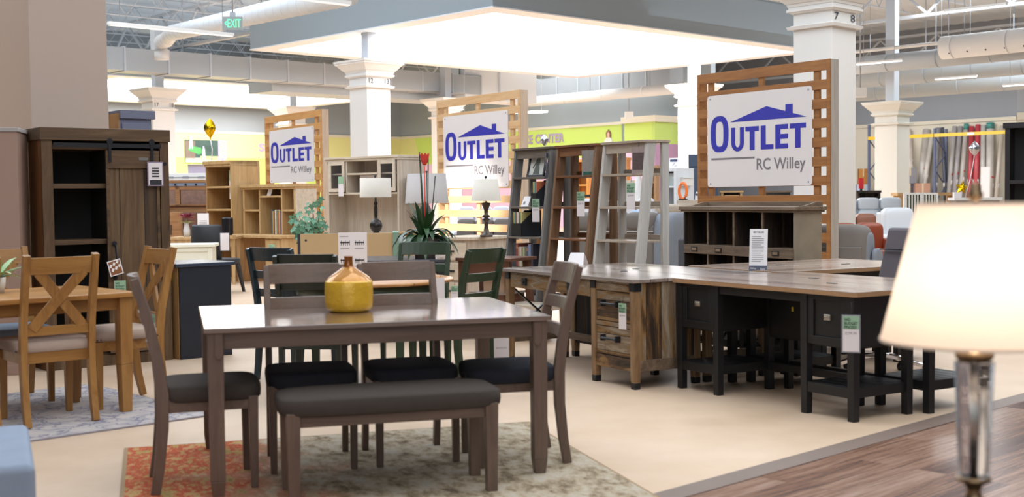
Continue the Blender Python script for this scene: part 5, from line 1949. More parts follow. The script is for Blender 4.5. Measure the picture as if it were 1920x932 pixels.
# dark side of next seat
x0, y0, W = span(1269, 1290, 13.6, -40)
t = thing('lounge_seat', 'dark grey upholstered seat back beside the left end of the cubby hutch', 'sofa', x0, y0, 0, -40)
zt = zat(447, x0, y0)
obj('back', MB().box(0, 0, .05, W + .3, .3, zt), plain('dark_grey_suede', '#4a4a4f', .85), t, .03, 4)
obj('seat', MB().box(0, .25, .05, W + .3, .8, .42), plain('dark_grey_suede_seat', '#4a4a4f', .85), t, .03, 4)
# right side recliner
x0, y0, W = span(1572, 1628, 15.0, -30)
t = thing('recliner', 'grey suede recliner just right of the largest outlet sign', 'recliner', x0, y0, 0, -30)
zt = zat(421, x0, y0)
obj('back', MB().puff(-.35, -.05, .35, W * .95, .4, zt, .4), BS, t)
obj('back_panel', MB().box(-.35, -.06, .1, W * .8, .1, zt - .27), BS, t, .02, 4)
obj('arm', MB().puff(W * .72, .02, .05, W * .98, .42, zt - .1, .45), GS, t)
obj('arm', MB().puff(W * 1.0, .1, .05, W * 1.2, .5, zt - .3, .45), GS, t)
obj('seat', MB().box(-.2, .3, .08, W * .8, .7, .48), BS, t, .05, 4)

# ================================================================ round table and dark green chairs
rcx, rcy = -1.02, 8.72
t = thing('round_table', 'round oak-topped table with a dark green base among the green chairs', 'table', rcx, rcy, 0, 0)
obj('tabletop', MB().lathe([(0, .735), (.58, .735), (.6, .742), (.6, .755), (.59, .76), (0, .76)], 64), wood('honey_top', [(.25, '#a8703c'), (.5, '#c08a54'), (.75, '#d0a06a')], 'x', 6, .06, .28, .12, 'y'), t)
obj('apron', MB().lathe([(.5, .66), (.52, .66), (.52, .735), (.5, .735)], 48), M['green'], t)
for k in range(4):
    a = k * pi / 2 + .6
    obj('leg', MB().taper(.43 * cos(a), .43 * sin(a), 0, .7, .045, .045, .065, .065), M['green'], t, .003)
GG = 'dark green ladder-back chairs at the round table'
M['bluegreen'] = plain('blue_black_paint', '#26333a', .25)
M['darkgreen'] = plain('black_green_paint', '#20261f', .4)
for x, y, r_, w_, lab in ((-1.28, 8.02, 180 - 6, M['darkgreen'], 'very dark green chair in front of the round table, left of the amber vase'),
                          (-1.62, 9.12, 180 - 28, M['bluegreen'], 'blue-black chair with a shiny top rail at the left of the round table'),
                          (-.75, 9.35, -12, M['green'], 'dark green chair behind the round table, under the potted spiky plant'),
                          (-.42, 8.52, 180 + 60 - 6, M['green'], 'dark green chair at the right of the round table, seen at an angle')):
    dining_chair(lab, x, y, r_, M['darkgreen'], GG, w_, w_, 'green_chair')
x, y = D(825, 548, 8.3)[:2]
price_tag(x, y, zat(520, x, y), 10, .075, .17, 'blank white tag hanging from the round table edge', .02, header=False, text=False)
x, y = D(852, 540, 8.2)[:2]
price_tag(x, y, zat(535, x, y), 5, .055, .11, 'small tag with a green header hanging beside the right green chair', .03)
t, sheet = sign_stand('white leaflet with dining set pictures in a stand on the round table', 662, 519, 8.95, .21, .325, 4, 'leaflet', 3)
k3 = sin(radians(3))
q = MB()
for (cx, cz) in ((-.055, .25), (.05, .25), (-.055, .12), (.05, .12)):
    for i in range(5):
        u = cx - .03 + i * .015
        q.add([(u, cz * k3 - .003, cz - .02), (u + .004, cz * k3 - .003, cz - .02), (u + .004, cz * k3 - .003, cz + .015 - .006 * (i % 2)), (u, cz * k3 - .003, cz + .015 - .006 * (i % 2))], [(0, 1, 2, 3)])
    q.add([(cx - .035, cz * k3 - .003, cz - .002), (cx + .035, cz * k3 - .003, cz - .002), (cx + .035, cz * k3 - .003, cz + .006), (cx - .035, cz * k3 - .003, cz + .006)], [(0, 1, 2, 3)])
obj('printed_picture', q, M['ink'], t)
q = MB()
for (cx, cz) in ((-.055, .205), (.05, .205), (-.055, .075), (.05, .075), (-.06, .295)):
    q.add([(cx - .035, cz * k3 - .003, cz), (cx + .03, cz * k3 - .003, cz), (cx + .03, cz * k3 - .003, cz + .004), (cx - .035, cz * k3 - .003, cz + .004)], [(0, 1, 2, 3)])
obj('printed_line', q, M['inkgrey'], t)

# ================================================================ dark rectangular table with the spiky plant
x0, y0, W = span(600, 845, 11.2, 5, 480)
t = thing('dark_table', 'long charcoal table behind the green chairs carrying the potted spiky plant', 'table', x0, y0, 0, 5)
DT = plain('charcoal_top', '#3d3d45', .25, var=.1)
obj('tabletop', MB().prismz([(.03, 0), (W - .03, 0), (W, .03), (W, .87), (W - .03, .9), (.03, .9), (0, .87), (0, .03)], .735, .762), DT, t, .003)
obj('apron', MB().box(.06, .06, .63, W - .06, .08, .735).box(.06, .82, .63, W - .06, .84, .735).box(.06, .08, .63, .08, .82, .735).box(W - .08, .08, .63, W - .06, .82, .735), M['black'], t)
for lx in (.08, W - .08):
    for ly in (.08, .82):
        obj('leg', MB().taper(lx, ly, 0, .735, .05, .05, .07, .07), M['black'], t, .003)
px_, py_ = D(797, 470, 11.65)[:2]
pz = .762
t = thing('potted_plant', 'spiky dark green plant with tall canes and a red bloom in a grey-brown pot', 'plant', px_, py_, pz, 0)
obj('pot', MB().lathe([(0, 0), (.095, 0), (.12, .2), (.112, .2), (.09, .02)], 28), plain('grey_brown_pot', '#7d7068', .7, var=.15, vscale=20), t)
obj('soil', MB().lathe([(0, .18), (.11, .18), (.11, .175), (0, .175)], 20), plain('soil', '#2e2119', .9), t)
lf = MB()
random.seed(3)
for i in range(64):
    a = i * 2.4
    e = random.uniform(.35, 1.45)
    lf.leaf((.03 * cos(a), .03 * sin(a), .18), (cos(a) * cos(e), sin(a) * cos(e), sin(e)), random.uniform(.26, .4), random.uniform(.05, .075), 1.7 if e < 1.1 else .6, 8)
obj('leaves', lf, plain('dark_leaf', '#2c4a26', .35, var=.3, vscale=12), t)
cn = MB()
for px, py, bx in ((786, 285, -.0), (788, 300, .01), (803, 290, .02), (816, 330, .03), (800, 322, .0)):
    X_, Y_, Z_ = D(px, py, 11.65)
    cn.tube([(bx, 0, .17), ((X_ - px_) * .5 + bx * .5, 0, (Z_ - pz) * .5), (X_ - px_, 0, Z_ - pz)], .006, 6)
obj('cane', cn, plain('cane', '#3a3d2c', .6), t)
X_, Y_, Z_ = D(796, 300, 11.65)
bl_ = MB()
for i in range(9):
    a = i * .7
    bl_.leaf((X_ - px_ + .012 * cos(a), .012 * sin(a), Z_ - pz - .05), (cos(a) * .55, sin(a) * .55, 1), .125, .05, -.75, 5)
bl_.tube([(0, 0, .12), (X_ - px_, 0, Z_ - pz - .06)], .005, 6)
obj('bloom', bl_, plain('red_bloom', '#e0483c', .5, var=.2, vscale=20), t)

# beige bookcase lying behind the dark table
x0, y0, W = span(563, 738, 13.3, 6, 450)
ht = zat(439, x0, y0)
t = thing('storage_bench', 'low beige panel-backed unit with a sage green end behind the dark table', 'storage unit', x0, y0, 0, 6)
obj('back_panel', MB().box(0, 0, .0, W, .02, ht), plain('fibreboard', '#c3a276', .6, var=.05), t, .003)
obj('body', MB().box(.0, .02, 0, W, .42, ht - .04), plain('unit_body', '#3a3335', .6), t)
obj('end_panel', MB().box(W - .01, -.03, 0, W + .06, .42, ht + .01), M['greenlt'], t, .01, 3)
obj('end_panel', MB().prismx([(0, 0), (.02, 0), (.42, 0), (.42, ht - .2), (.0, ht)], -.03, 0), plain('dark_end', '#332c2f', .6), t)
obj('screw', MB().cyl((.06, -.004, ht - .07), (.06, 0, ht - .07), .012), M['ink'], t)
x0, y0, W = span(741, 775, 13.8, -12, 450)
ht = zat(436, x0, y0)
t = thing('carton', 'tan cardboard carton behind the spiky plant pot', 'box', x0, y0, 0, -12)
obj('carton_body', MB().box(0, 0, 0, W, .4, ht), plain('cardboard', '#c49a68', .8, var=.06), t, .003)
obj('paper_label', MB().box(W * .1, -.003, ht - .12, W * .6, 0, ht - .04), M['paper'], t)

# walnut table right of it
x0, y0, W = span(905, 962, 11.6, -22, 480)
t = thing('walnut_desk', 'walnut desk with slanted legs and a drawer unit left of the ladder shelves', 'desk', x0, y0 - .2, 0, -30)
WN = wood('walnut', [(.25, '#4e2f22'), (.5, '#6b4533'), (.75, '#805a46')], 'x', 7, .08, .4)
obj('desktop', MB().box(-.3, 0, .735, W, .5, .765), WN, t, .004)
obj('apron', MB().box(-.26, .03, .6, W - .1, .05, .735), WN, t, .002)
for lx, dx in ((-.25, -.03), (W - .08, .06)):
    for ly in (.06, .44):
        obj('leg', MB().taper(lx + dx, ly, 0, .735, .045, .045, .07, .06, lx, ly), WN, t, .003)
obj('lower_drawer', MB().box(-.2, .08, .1, W - .12, .46, .42), WN, t, .004)
obj('box_shelf', MB().box(-.2, .08, .42, W - .1, .46, .44), M['rusttop'], t)
obj('file_box', MB().box(-.05, .1, .44, .18, .3, .62), plain('tan_paper', '#b79a80', .7), t)
x, y = on(AX, AY, AR, .62, 1.35)
x, y = D(1002, 560, 11.3)[:2]
t = thing('shelf_stool', 'pale wooden step shelf glimpsed under the rustic desk', 'stool', x, y, 0, -50)
obj('top', MB().box(-.3, -.16, .3, .3, .16, .34), M['woakx'], t, .004)
for lx in (-.26, .26):
    for ly in (-.12, .12):
        obj('leg', MB().taper(lx, ly, 0, .3, .04, .04, .05, .05), M['woak'], t, .002)
obj('brace', MB().box(-.26, -.01, .1, .26, .01, .15), M['woak'], t)
# ================================================================ light oak computer desk group
x0, y0, W = span(455, 554, 20.4, -45)
ht, zd = zat(347, x0, y0), .77
t = thing('hutch_desk', 'light oak computer desk with a cubbyhole hutch below the smallest outlet sign', 'desk', x0, y0, 0, -45)
HB = MB().box(-.03, -.04, ht - .05, W + .03, .42, ht).box(-.015, -.02, ht - .08, W + .015, .4, ht - .05)
obj('crown', HB, M['loak'], t, .004)
obj('back_panel', MB().box(0, .37, zd, W, .39, ht - .05), M['loakin'], t)
for u in (0.0, .315, .735, .965):
    obj('divider', MB().box(u * W, 0, zd, u * W + (.035 if u in (0., .965) else .022) * W, .37, ht - .06), M['loak'], t, .002)
zl = zat(394, x0, y0)
zc = zat(368, x0 + W * .35, y0 - W * .35)
obj('shelf', MB().box(0, 0, zl - .02, .32 * W, .37, zl + .01), M['loak'], t)
obj('shelf', MB().box(.735 * W, 0, zl - .02, W, .37, zl + .01), M['loak'], t)
obj('shelf', MB().box(.32 * W, 0, zc - .02, .735 * W, .37, zc + .01), M['loak'], t)
obj('side_panel', MB().box(W, -.0, zd, W + .012, .40, ht - .05), M['woakx'], t)
obj('desktop', MB().box(-.2, -.35, zd - .045, W + .06, .42, zd), M['loak'], t, .005)
pd = obj('pedestal', MB().box(W - .42, -.3, 0.06, W + .02, .4, zd - .045), M['loak'], t, .003)
for z0, z1 in ((.42, .70), (.1, .40)):
    d = obj('drawer', MB().box(W - .39, -.318, z0, W - .01, -.3, z1), M['loak'], pd, .004)
    obj('drawer_knob', MB().cyl((W - .2, -.345, (z0 + z1) / 2), (W - .2, -.318, (z0 + z1) / 2), .015), M['black'], d)
obj('plinth', MB().box(W - .43, -.31, 0, W + .03, .41, .07), M['loak'], t)
obj('side_panel', MB().box(.0, -.25, 0, .4, .38, zd - .045), M['loakin'], t, .003)
obj('return_drawer', MB().box(-.18, -.75, .5, .18, -.36, .70), M['loak'], t, .004)
x, y = on(x0, y0, -45, W - .15, -.36)
price_tag(x, y, .64, -20, .13, .26, 'price tag with a green header on the light oak computer desk drawers', .0)
x, y = on(x0, y0, -45, .42 * W, .05)
t = thing('info_card', 'small card leaning in the top middle cubby of the light oak hutch', 'card', x, y, zc + .01, -40)
obj('card', MB().hexa([(0, 0, 0), (.1, 0, 0), (.1, .004, 0), (0, .004, 0)], [(.05, .02, .16), (.15, .02, .16), (.15, .024, .16), (.05, .024, .16)]), M['paper'], t)
cols = [('navy', '#3c5266'), ('ochre', '#b3893e'), ('brown', '#6e4a36'), ('ivory', '#d8cdb8'), ('grey-green', '#7e8a70'), ('rust', '#a05a3a'), ('tan', '#bf9e72'), ('purple', '#5d4b73'), ('cream', '#ddd2be'), ('dark blue', '#394a72')]
for i, (nm_, c) in enumerate(cols):
    x, y = on(x0, y0, -45, .485 * W + i * .024 * W, .06)
    b_ = thing('book', '%s book in the row inside the light oak hutch' % nm_, 'book', x, y, zd + .001, -45, 'books in the light oak hutch')
    hh = .40 - .02 * (i % 3)
    obj('cover', MB().box(0, 0, 0, .022 * W, .22, hh), plain('hutch_book_' + nm_, c, .55, var=.25, vscale=30), b_, .002)
# tall bookcase
x1, y1, W1 = span(386.5, 434, 20.9, -45)
ht = zat(303, x1, y1)
t = thing('oak_bookcase', 'tall light oak bookcase under the gold balloon', 'bookcase', x1, y1, 0, -45)
dp = .52
obj('crown', MB().box(-.03, -.04, ht - .06, W1 + .0, dp, ht).box(-.015, -.02, ht - .1, W1, dp, ht - .06), M['loak'], t, .004)
obj('side_panel', MB().box(0, 0, 0, .03, dp, ht - .06), M['loakin'], t)
obj('side_panel', MB().box(W1 - .03, 0, 0, W1, dp + .04, ht), M['loak'], t)
obj('back_panel', MB().box(.03, dp - .02, 0, W1 - .03, dp, ht - .06), M['loakin'], t)
for py in (350, 392, 437):
    z = zat(py, x1, y1)
    obj('shelf', MB().box(.03, 0, z - .03, W1 - .03, dp - .02, z), M['loak'], t, .002)
x, y = on(x1, y1, -45, W1 - .16, .1)
price_tag(x, y, zat(318, x, y), -45, .13, .5, 'long white tag hanging inside the tall light oak bookcase', .0, text=False)
# black ribbed vase
x, y, z = D(427, 441, 19.0)
t = thing('ribbed_vase', 'black ribbed cylinder vase on the light oak desk', 'vase', x, y, z, 0)
n = 40
vs, N_ = MB(), 0
for (r, zz) in ((.06, 0), (.08, .02), (.08, .26), (.07, .275), (.06, .27)):
    vs.v += [((r + (.006 if k % 2 else 0)) * cos(2 * pi * k / n), (r + (.006 if k % 2 else 0)) * sin(2 * pi * k / n), zz) for k in range(n)]
for i in range(4):
    for k in range(n):
        vs.f.append((i * n + k, i * n + (k + 1) % n, (i + 1) * n + (k + 1) % n, (i + 1) * n + k))
        vs.sm.append(False)
obj('body', vs, plain('gloss_black', '#14141a', .15), t)
obj('stand', MB().box(-.1, -.1, -.05, .1, .1, 0), M['loak'], t)
# table carrying the vase and the flower
x2, y2, W2 = span(318, 436, 19.2, 2, 445)
zt2 = zat(430, x2, y2)
t = thing('white_desk', 'white-oak writing desk behind the black chair', 'desk', x2, y2, 0, 2)
obj('desktop', MB().box(0, 0, .72, W2 + .05, .55, .76), M['loak'], t, .004)
obj('apron', MB().box(.03, .03, .6, W2, .05, .72), M['loak'], t)
for lx in (.05, W2):
    for ly in (.05, .5):
        obj('leg', MB().taper(lx, ly, 0, .72, .04, .04, .06, .06), M['loak'], t)
x, y = D(350, 428, 19.4)[:2]
t = thing('flower_vase', 'small glass vase with a magenta flower left of the black chair', 'vase', x, y, .76, 0)
zz = zat(405, x, y) - .76
obj('vase', MB().lathe([(0, 0), (.05, 0), (.055, .1), (.035, .2), (.04, .22), (.035, .22), (.03, .2), (.045, .1), (.04, .02)], 20, close=False), plain('white_glass', '#d9d6d8', .15), t)
fl = MB()
random.seed(5)
for i in range(22):
    a = i * 2.4
    fl.leaf((0, 0, zz - .04), (cos(a), sin(a), random.uniform(.2, 1)), .16, .07, .3, 3)
obj('bloom', fl, plain('magenta_petals', '#a0405f', .6, var=.2, vscale=20), t)
lf = MB().tube([(0, 0, .1), (0, 0, zz - .02)], .008, 6)
for i in range(6):
    lf.leaf((0, 0, .2), (cos(i * 1.1), sin(i * 1.1), .8), .15, .06, .6, 3)
obj('leaves', lf, plain('pale_leaf', '#9aa860', .6), t)
x, y, z = D(381, 421, 19.3)
t = thing('tabletop_sign', 'white paper notice standing left of the light oak bookcase', 'sign', x, y, .76, 0)
obj('paper', MB().box(-.09, 0, 0, .09, .004, zat(400, x, y) - .76), M['paper'], t)
ln = MB()
for i in range(7):
    ln.box(-.06, -.002, .1 + .025 * i, .06, 0, .106 + .025 * i)
obj('printed_line', ln, M['inkgrey'], t)

# black chair
cx_, cy_ = D(400, 500, 17.6)[:2]
t = thing('black_chair', 'black chair with a broad rounded back beside the white cabinet', 'chair', cx_, cy_, 0, 152)
t.scale = (1.08, 1.08, 1)
BK = plain('black_vinyl', '#1b1b20', .55, bump=.2, bscale=90)
n = 10
vs = []
for z, r in ((.42, .26), (.7, .285), (.96, .275), (.99, .25)):
    for th in range(n + 1):
        a = pi * (.12 + .76 * th / n)
        vs.append((r * cos(a), .02 + r * .9 * sin(a), z))
fs = []
for i in range(3):
    for k in range(n):
        fs.append((i * (n + 1) + k, i * (n + 1) + k + 1, (i + 1) * (n + 1) + k + 1, (i + 1) * (n + 1) + k))
b_ = obj('backrest', MB().add(vs, fs, True), BK, t)
sd = b_.modifiers.new('thick', 'SOLIDIFY')
sd.thickness = .035
obj('seat', MB().puff(-.26, -.3, .4, .26, .26, .5, .3), BK, t)
for sx in (-1, 1):
    for sy in (-1, 1):
        obj('leg', MB().taper(sx * .27, sy * .29, 0, .42, .03, .03, .05, .05, sx * .22, sy * .23), M['black'], t)
x, y = D(421, 436, 17.1)[:2]
t = price_tag(x, y, zat(436, x, y), 0, .14, .26, 'white tag in a dark sleeve hanging on the black chair', .0, header=False, text=False, frame=plain('dark_sleeve', '#4c4a55', .3))
# white cabinet
x0, y0, W = span(305, 398, 16.4, 8, 470)
t = thing('white_cabinet', 'cream-white low cabinet behind the navy cabinet', 'cabinet', x0, y0, 0, 8)
zt = zat(458, x0 + W, y0)
obj('top', MB().box(-.03, -.03, zt - .04, W + .04, .55, zt), M['creamwhite'], t, .005)
obj('carcass', MB().box(0, 0, 0.05, W, .52, zt - .04), M['creamwhite'], t, .003)
obj('side_frame', MB().box(.05, -.012, .1, .1, 0, zt - .05).box(W - .06, -.012, .1, W, 0, zt - .05).box(.1, -.012, zt - .1, W - .06, 0, zt - .05).box(.1, -.012, .1, W - .06, 0, .16), M['creamwhite'], t, .003)
obj('foot', MB().box(.0, .02, 0, .08, .1, .05).box(W - .08, .02, 0, W, .1, .05), M['creamwhite'], t)
# copper-panel bench bed
x0, y0, W = span(300, 388, 22.5, -6, 370)
t = thing('storage_bed', 'wooden daybed with hammered copper panels and a studded rail at the left', 'bed', x0, y0, 0, -6)
BW = wood('bed_wood', [(.25, '#7a5030'), (.5, '#9a6c44'), (.75, '#b3865c')], 'x', 6, .08, .5)
COP = plain('hammered_copper', '#a98a7c', .35, .75, .5, .9, 14, .25, 10)
zq = lambda py: zat(py, x0 + W * .5, y0)
obj('headboard_rail', MB().box(0, .0, zq(343), W, .05, zq(338)).box(0, 0, zq(356), W, .05, zq(349)).box(0, 0, zq(386), W, .05, zq(383)).box(.33 * W, 0, zq(386), .42 * W, .05, zq(349)).box(0, .05, 0, W, .08, zq(338)), BW, t)
st = obj('stud_rail', MB().box(0, -.01, zq(349), W, .04, zq(343.5)), plain('blue_grey_rail', '#8b93a3', .4, .5), t)
sb = MB()
for i in range(5):
    c = (.12 + .22 * i) * W
    sb.cyl((c, -.03, zq(346.3)), (c, -.01, zq(346.3)), .02, n=10)
obj('stud', sb, plain('dark_stud', '#3f4350', .3, .6), st)
obj('copper_panel', MB().box(.02, .01, zq(384), .33 * W, .04, zq(355)), COP, t)
obj('copper_panel', MB().box(.44 * W, .01, zq(384), W - .02, .04, zq(355)), COP, t)
obj('seat_box', MB().box(0, -1.2, .1, W, 0, zq(388) - .1), plain('dark_red_wood', '#5e3320', .5), t)
fb = obj('footboard', MB().box(0, -1.3, 0.05, W, -1.22, zat(399, x0, y0 - 1.3)), BW, t, .004)
for u in (.02, .45):
    obj('carved_panel', MB().box(u * W + .05, -1.315, .75, (u + .36) * W, -1.3, .92), plain('carved_dark', '#4d3424', .5, bump=.8, bscale=20), fb)
x0, y0, W = span(300, 388, 25.5, -4, 330)
zq = lambda py: zat(py, x0 + W * .5, y0)
t = thing('white_headboard', 'white panel with three metal brackets above the copper-panel daybed', 'headboard', x0, y0, 0, -4)
obj('panel', MB().box(0, 0, 0, W, .06, zq(325)), M['white'], t, .004)
br_ = MB()
for u in (.22, .55, .88):
    br_.box(u * W - .07, -.02, zq(334), u * W + .07, 0, zq(331))
obj('bracket', br_.box(.1, -.015, zq(332.8), W, -.0, zq(331.8)), M['steel'], t)
x0, y0, W = span(352, 390, 30, 0, 315)
t = thing('low_partition', 'pale lilac low partition below the sofa poster', 'partition', x0, y0, 0, 0)
obj('panel', MB().box(0, 0, 0, W, .2, zat(309, x0, y0)), M['wlilac'], t)
obj('cap', MB().box(-.05, -.05, zat(309, x0, y0), W + .05, .25, zat(308, x0, y0)), M['white'], t)

# ivy
ix, iy, iz = D(585, 440, 15.6)
t = thing('maple_leaf_plant', 'artificial maple-leaf plant between the two pale hutches', 'plant', ix, iy, 0, 0)
obj('pot', MB().lathe([(0, 0), (.14, 0), (.18, .3), (.165, .3), (.13, .03)], 24), plain('dark_pot', '#3b332f', .6), t)
random.seed(11)
stem, lvs = MB(), MB()


def maple(c, d, s):
    d = Vector(d).normalized()
    u = d.cross(Vector((0, 0, 1)))
    u = u.normalized() if u.length > .05 else Vector((1, 0, 0))
    w = d.cross(u)
    P = []
    prof = [1, .45, .8, .4, .62, .2, .62, .4, .8, .45]
    for k in range(10):
        a = 2 * pi * k / 10
        P.append(Vector(c) + (u * sin(a) + w * cos(a)) * s * prof[k] + d * (.12 * s * (1 if k % 2 else -1)))
    P.append(Vector(c))
    lvs.add(P, [(10, k, (k + 1) % 10) for k in range(10)], True)


for i in range(20):
    tx_, ty_ = random.choice([(random.uniform(548, 575), random.uniform(395, 430)), (random.uniform(575, 612), random.uniform(365, 430)), (random.uniform(560, 610), random.uniform(400, 440))])
    X_, Y_, Z_ = D(tx_, ty_, 15.6 + random.uniform(-.3, .3))
    e = Vector((X_ - ix, Y_ - iy, Z_))
    m_ = Vector((e.x * .3, e.y * .3, .75))
    stem.tube([(0, 0, .3), m_, e], [.012, .009, .004], 5)
    for j in range(9):
        k = random.uniform(.0, 1)
        c = m_.lerp(e, .35 + .65 * k) + Vector((random.uniform(-.09, .09), random.uniform(-.09, .09), random.uniform(-.07, .07)))
        maple(c, (random.uniform(-.6, .6), -1, random.uniform(-.2, .9)), random.uniform(.045, .075))
obj('stem', stem, plain('plant_stem', '#6b4a33', .7), t)
obj('leaves', lvs, plain('ivy_leaf', '#5f8f70', .4, var=.45, vscale=9), t)

# ================================================================ white-oak hutch desk and lamps
x0, y0, W = span(614, 748, 16.7, -40)
ht = zat(296, x0, y0)
t = thing('glass_door_hutch', 'white-washed oak desk hutch with two small glass doors in front of column 12', 'hutch', x0, y0, 0, -40)
lo, hi = 0., 2.
for _ in range(40):
    m_ = (lo + hi) / 2
    xr, yr = on(x0, y0, -40, W, m_)
    if pj(xr, yr, 1.5)[0] < 798:
        lo = m_
    else:
        hi = m_
dp = lo
z1, z2, zm = zat(301, x0, y0), zat(362, x0, y0), zat(326, x0 + W * .4, y0 - W * .3)
obj('crown', MB().box(-.03, -.03, ht - .03, W + .02, dp, ht).box(-.015, -.015, ht - .06, W + .01, dp, ht - .03), M['woakx'], t, .003)
obj('side_panel', MB().box(W - .03, 0, 0, W, dp, ht - .03), M['woak'], t)
obj('side_panel', MB().box(0, 0, 0, .03, dp, ht - .03), M['woak'], t)
obj('back_panel', MB().box(.03, .32, .76, W - .03, .34, ht - .04), M['woak'], t)
obj('shelf', MB().box(.03, 0, z2 - .025, W - .03, .32, z2), M['woakx'], t, .002)
obj('shelf', MB().box(.28 * W, 0, zm - .012, .72 * W, .32, zm + .012), M['woakx'], t, .002)
for u in (.28, .72):
    obj('divider', MB().box(u * W - .012, 0, z2, u * W + .012, .32, ht - .05), M['woak'], t)
GP = plain('dim_glass', '#5d605a', .1)
for u0, u1 in ((.035, .265), (.735, .965)):
    a0, a1 = u0 * W, u1 * W
    d = obj('glass_door', MB().box(a0, -.02, z2 + .01, a0 + .05, 0, ht - .06).box(a1 - .05, -.02, z2 + .01, a1, 0, ht - .06).box(a0 + .05, -.02, z2 + .01, a1 - .05, 0, z2 + .06).box(a0 + .05, -.02, ht - .11, a1 - .05, 0, ht - .06), M['woakx'], t, .003)
    obj('door_pane', MB().box(a0 + .05, -.012, z2 + .06, a1 - .05, -.008, ht - .11), M['glasspane'], d)
    obj('inner_shelf', MB().box(a0 + .02, .02, (z2 + ht) / 2, a1 - .02, .3, (z2 + ht) / 2 + .02), M['woakx'], t)
    kx = a1 - .025 if u0 < .5 else a0 + .025
    obj('door_knob', MB().cyl((kx, -.04, z2 + .12), (kx, -.02, z2 + .12), .014), M['black'], d)
obj('desktop', MB().box(-.02, -.3, .73, W + .02, dp, .765), M['woakx'], t, .004)
obj('pedestal', MB().box(0, -.27, 0, .45, .3, .73).box(W - .45, -.27, 0, W, .3, .73), M['woak'], t, .003)
x, y = on(x0, y0, -40, .24 * W, -.05)
price_tag(x, y, zat(330, x, y), -30, .1, .28, 'price tag with a green header on the left glass door of the white-washed hutch', .0, text=False)
x, y = on(x0, y0, -40, .5 * W, .15)
t = thing('tabletop_sign', 'white notice standing in the middle of the white-washed hutch behind the drum lamp', 'sign', x, y, z2, -30)
obj('paper', MB().box(-.17, 0, 0, .17, .004, .23), M['paper'], t)
obj('lettering', text_mb('EASY ASSEMBLY', -.13, .16, .26, .035, -.003, .02), M['ink'], t)
obj('footer', MB().box(-.17, -.002, 0, .17, 0, .06), M['blue'], t)

SHW = plain('linen_shade', '#d8d0c4', .85, var=.04, vscale=60)


def lamp(label, pxc, Y, pxb, yt, yb, rt, rb, prof, m, zbase, shade=None, tilt_fin=True):
    x = D(pxc, (yt + yb) / 2, Y)[0]
    s = FPX / Y
    z1, z0 = zat(yt, x, Y), zat(yb, x, Y)
    t = thing('table_lamp', label, 'lamp', x, Y, zbase, 0)
    z1 -= zbase
    z0 -= zbase
    obj('lamp_shade', MB().lathe([(rb / s, z0), (rt / s, z1), (rt / s - .003, z1), (rb / s - .003, z0), (rb / s, z0)], 40, close=False), shade or SHW, t)
    sp = MB()
    for k in range(3):
        sp.bar((0, 0, z1 - .01), (rt / s * cos(2.1 * k), rt / s * sin(2.1 * k), z1 - .01), .004, .003)
    obj('spider', sp, M['black'], t)
    obj('finial', MB().lathe([(.004, z1 - .01), (.006, z1 + .01), (.016, z1 + .022), (.012, z1 + .035), (0, z1 + .042)], 14), M['black'], t)
    obj('harp', MB().tube([(-.02, 0, z0 - .03), (-.05, 0, z0 + .1), (0, 0, z1 - .01), (.05, 0, z0 + .1), (.02, 0, z0 - .03)], .004, 6), M['nickel'], t)
    obj('lamp_base', MB().lathe([(r, z * z0) for r, z in prof], 28), m, t)
    return t


BZ = plain('dark_bronze', '#35302e', .3, .6)
BZ2 = plain('aged_bronze', '#4e443c', .35, .6)
zb_ = .77
lamp('table lamp with a white drum shade and a dark ball base', 704, 15.0, 704, 334, 370, 29, 29.5, [(0, 0), (.045, 0), (.05, .02), (.03, .04), (.055, .08), (.073, .15), (.078, .22), (.073, .29), (.055, .36), (.028, .4), (.018, .44), (.022, .5), (.022, .7), (.016, .78), (.026, .84), (.012, .9), (.012, 1.05), (0, 1.06)], BZ, .9)
x, y = on(x0, y0, -40, W * .4, -.5)
t = thing('console_table', 'slim pale console under the drum-shade lamp', 'table', D(650, 450, 14.9)[0], 14.75, 0, 0)
obj('tabletop', MB().box(0, 0, .86, .75, .45, .9), M['woakx'], t, .004)
for lx in (.04, .71):
    for ly in (.04, .41):
        obj('leg', MB().taper(lx, ly, 0, .86, .04, .04, .05, .05), M['woak'], t)
SHG = plain('grey_linen_shade', '#b5aeab', .85, var=.04, vscale=60)
lamp('table lamp with a wide grey shade half hidden behind the spiky plant', 800, 15.8, 800, 326, 381, 36, 41, [(0, 0), (.09, 0), (.09, .04), (.03, .1), (.09, .4), (.1, .6), (.03, .92), (.012, 1.08), (0, 1.09)], plain('grey_ceramic', '#8d8986', .3), .9, SHG)
lamp('table lamp with a tapered cream shade and turned bronze base on the white-washed dresser', 911, 14.6, 911, 336, 377, 22, 28.5, [(0, 0), (.075, 0), (.078, .05), (.04, .1), (.022, .3), (.03, .45), (.05, .49), (.02, .53), (.055, .58), (.022, .63), (.025, .75), (.05, .9), (.055, .95), (.012, .96), (.012, 1.1), (0, 1.1)], BZ2, .86)
x0, y0, W = span(812, 880, 14.9, -38)
t = thing('white_dresser', 'white-washed dresser with a curved side carrying the bronze lamp', 'dresser', x0, y0, 0, -38)
obj('top', MB().prismz([(-.03, -.03), (W + .02, -.03), (W + .06, .1), (W + .06, .75), (-.03, .75)], .825, .86), M['woakx'], t, .005)
obj('carcass', MB().prismz([(0, 0), (W - .02, 0), (W + .03, .1), (W + .03, .72), (0, .72)], .06, .825), M['woak'], t, .004)
for i in range(3):
    d = obj('drawer', MB().box(.03, -.02, .1 + .24 * i, W - .05, 0, .31 + .24 * i), M['woakx'], t, .004)
    obj('drawer_pull', MB().box(W * .4, -.04, .2 + .24 * i, W * .6, -.02, .22 + .24 * i), M['black'], d)
obj('plinth', MB().box(.02, .02, 0, W - .02, .7, .06), M['woak'], t)
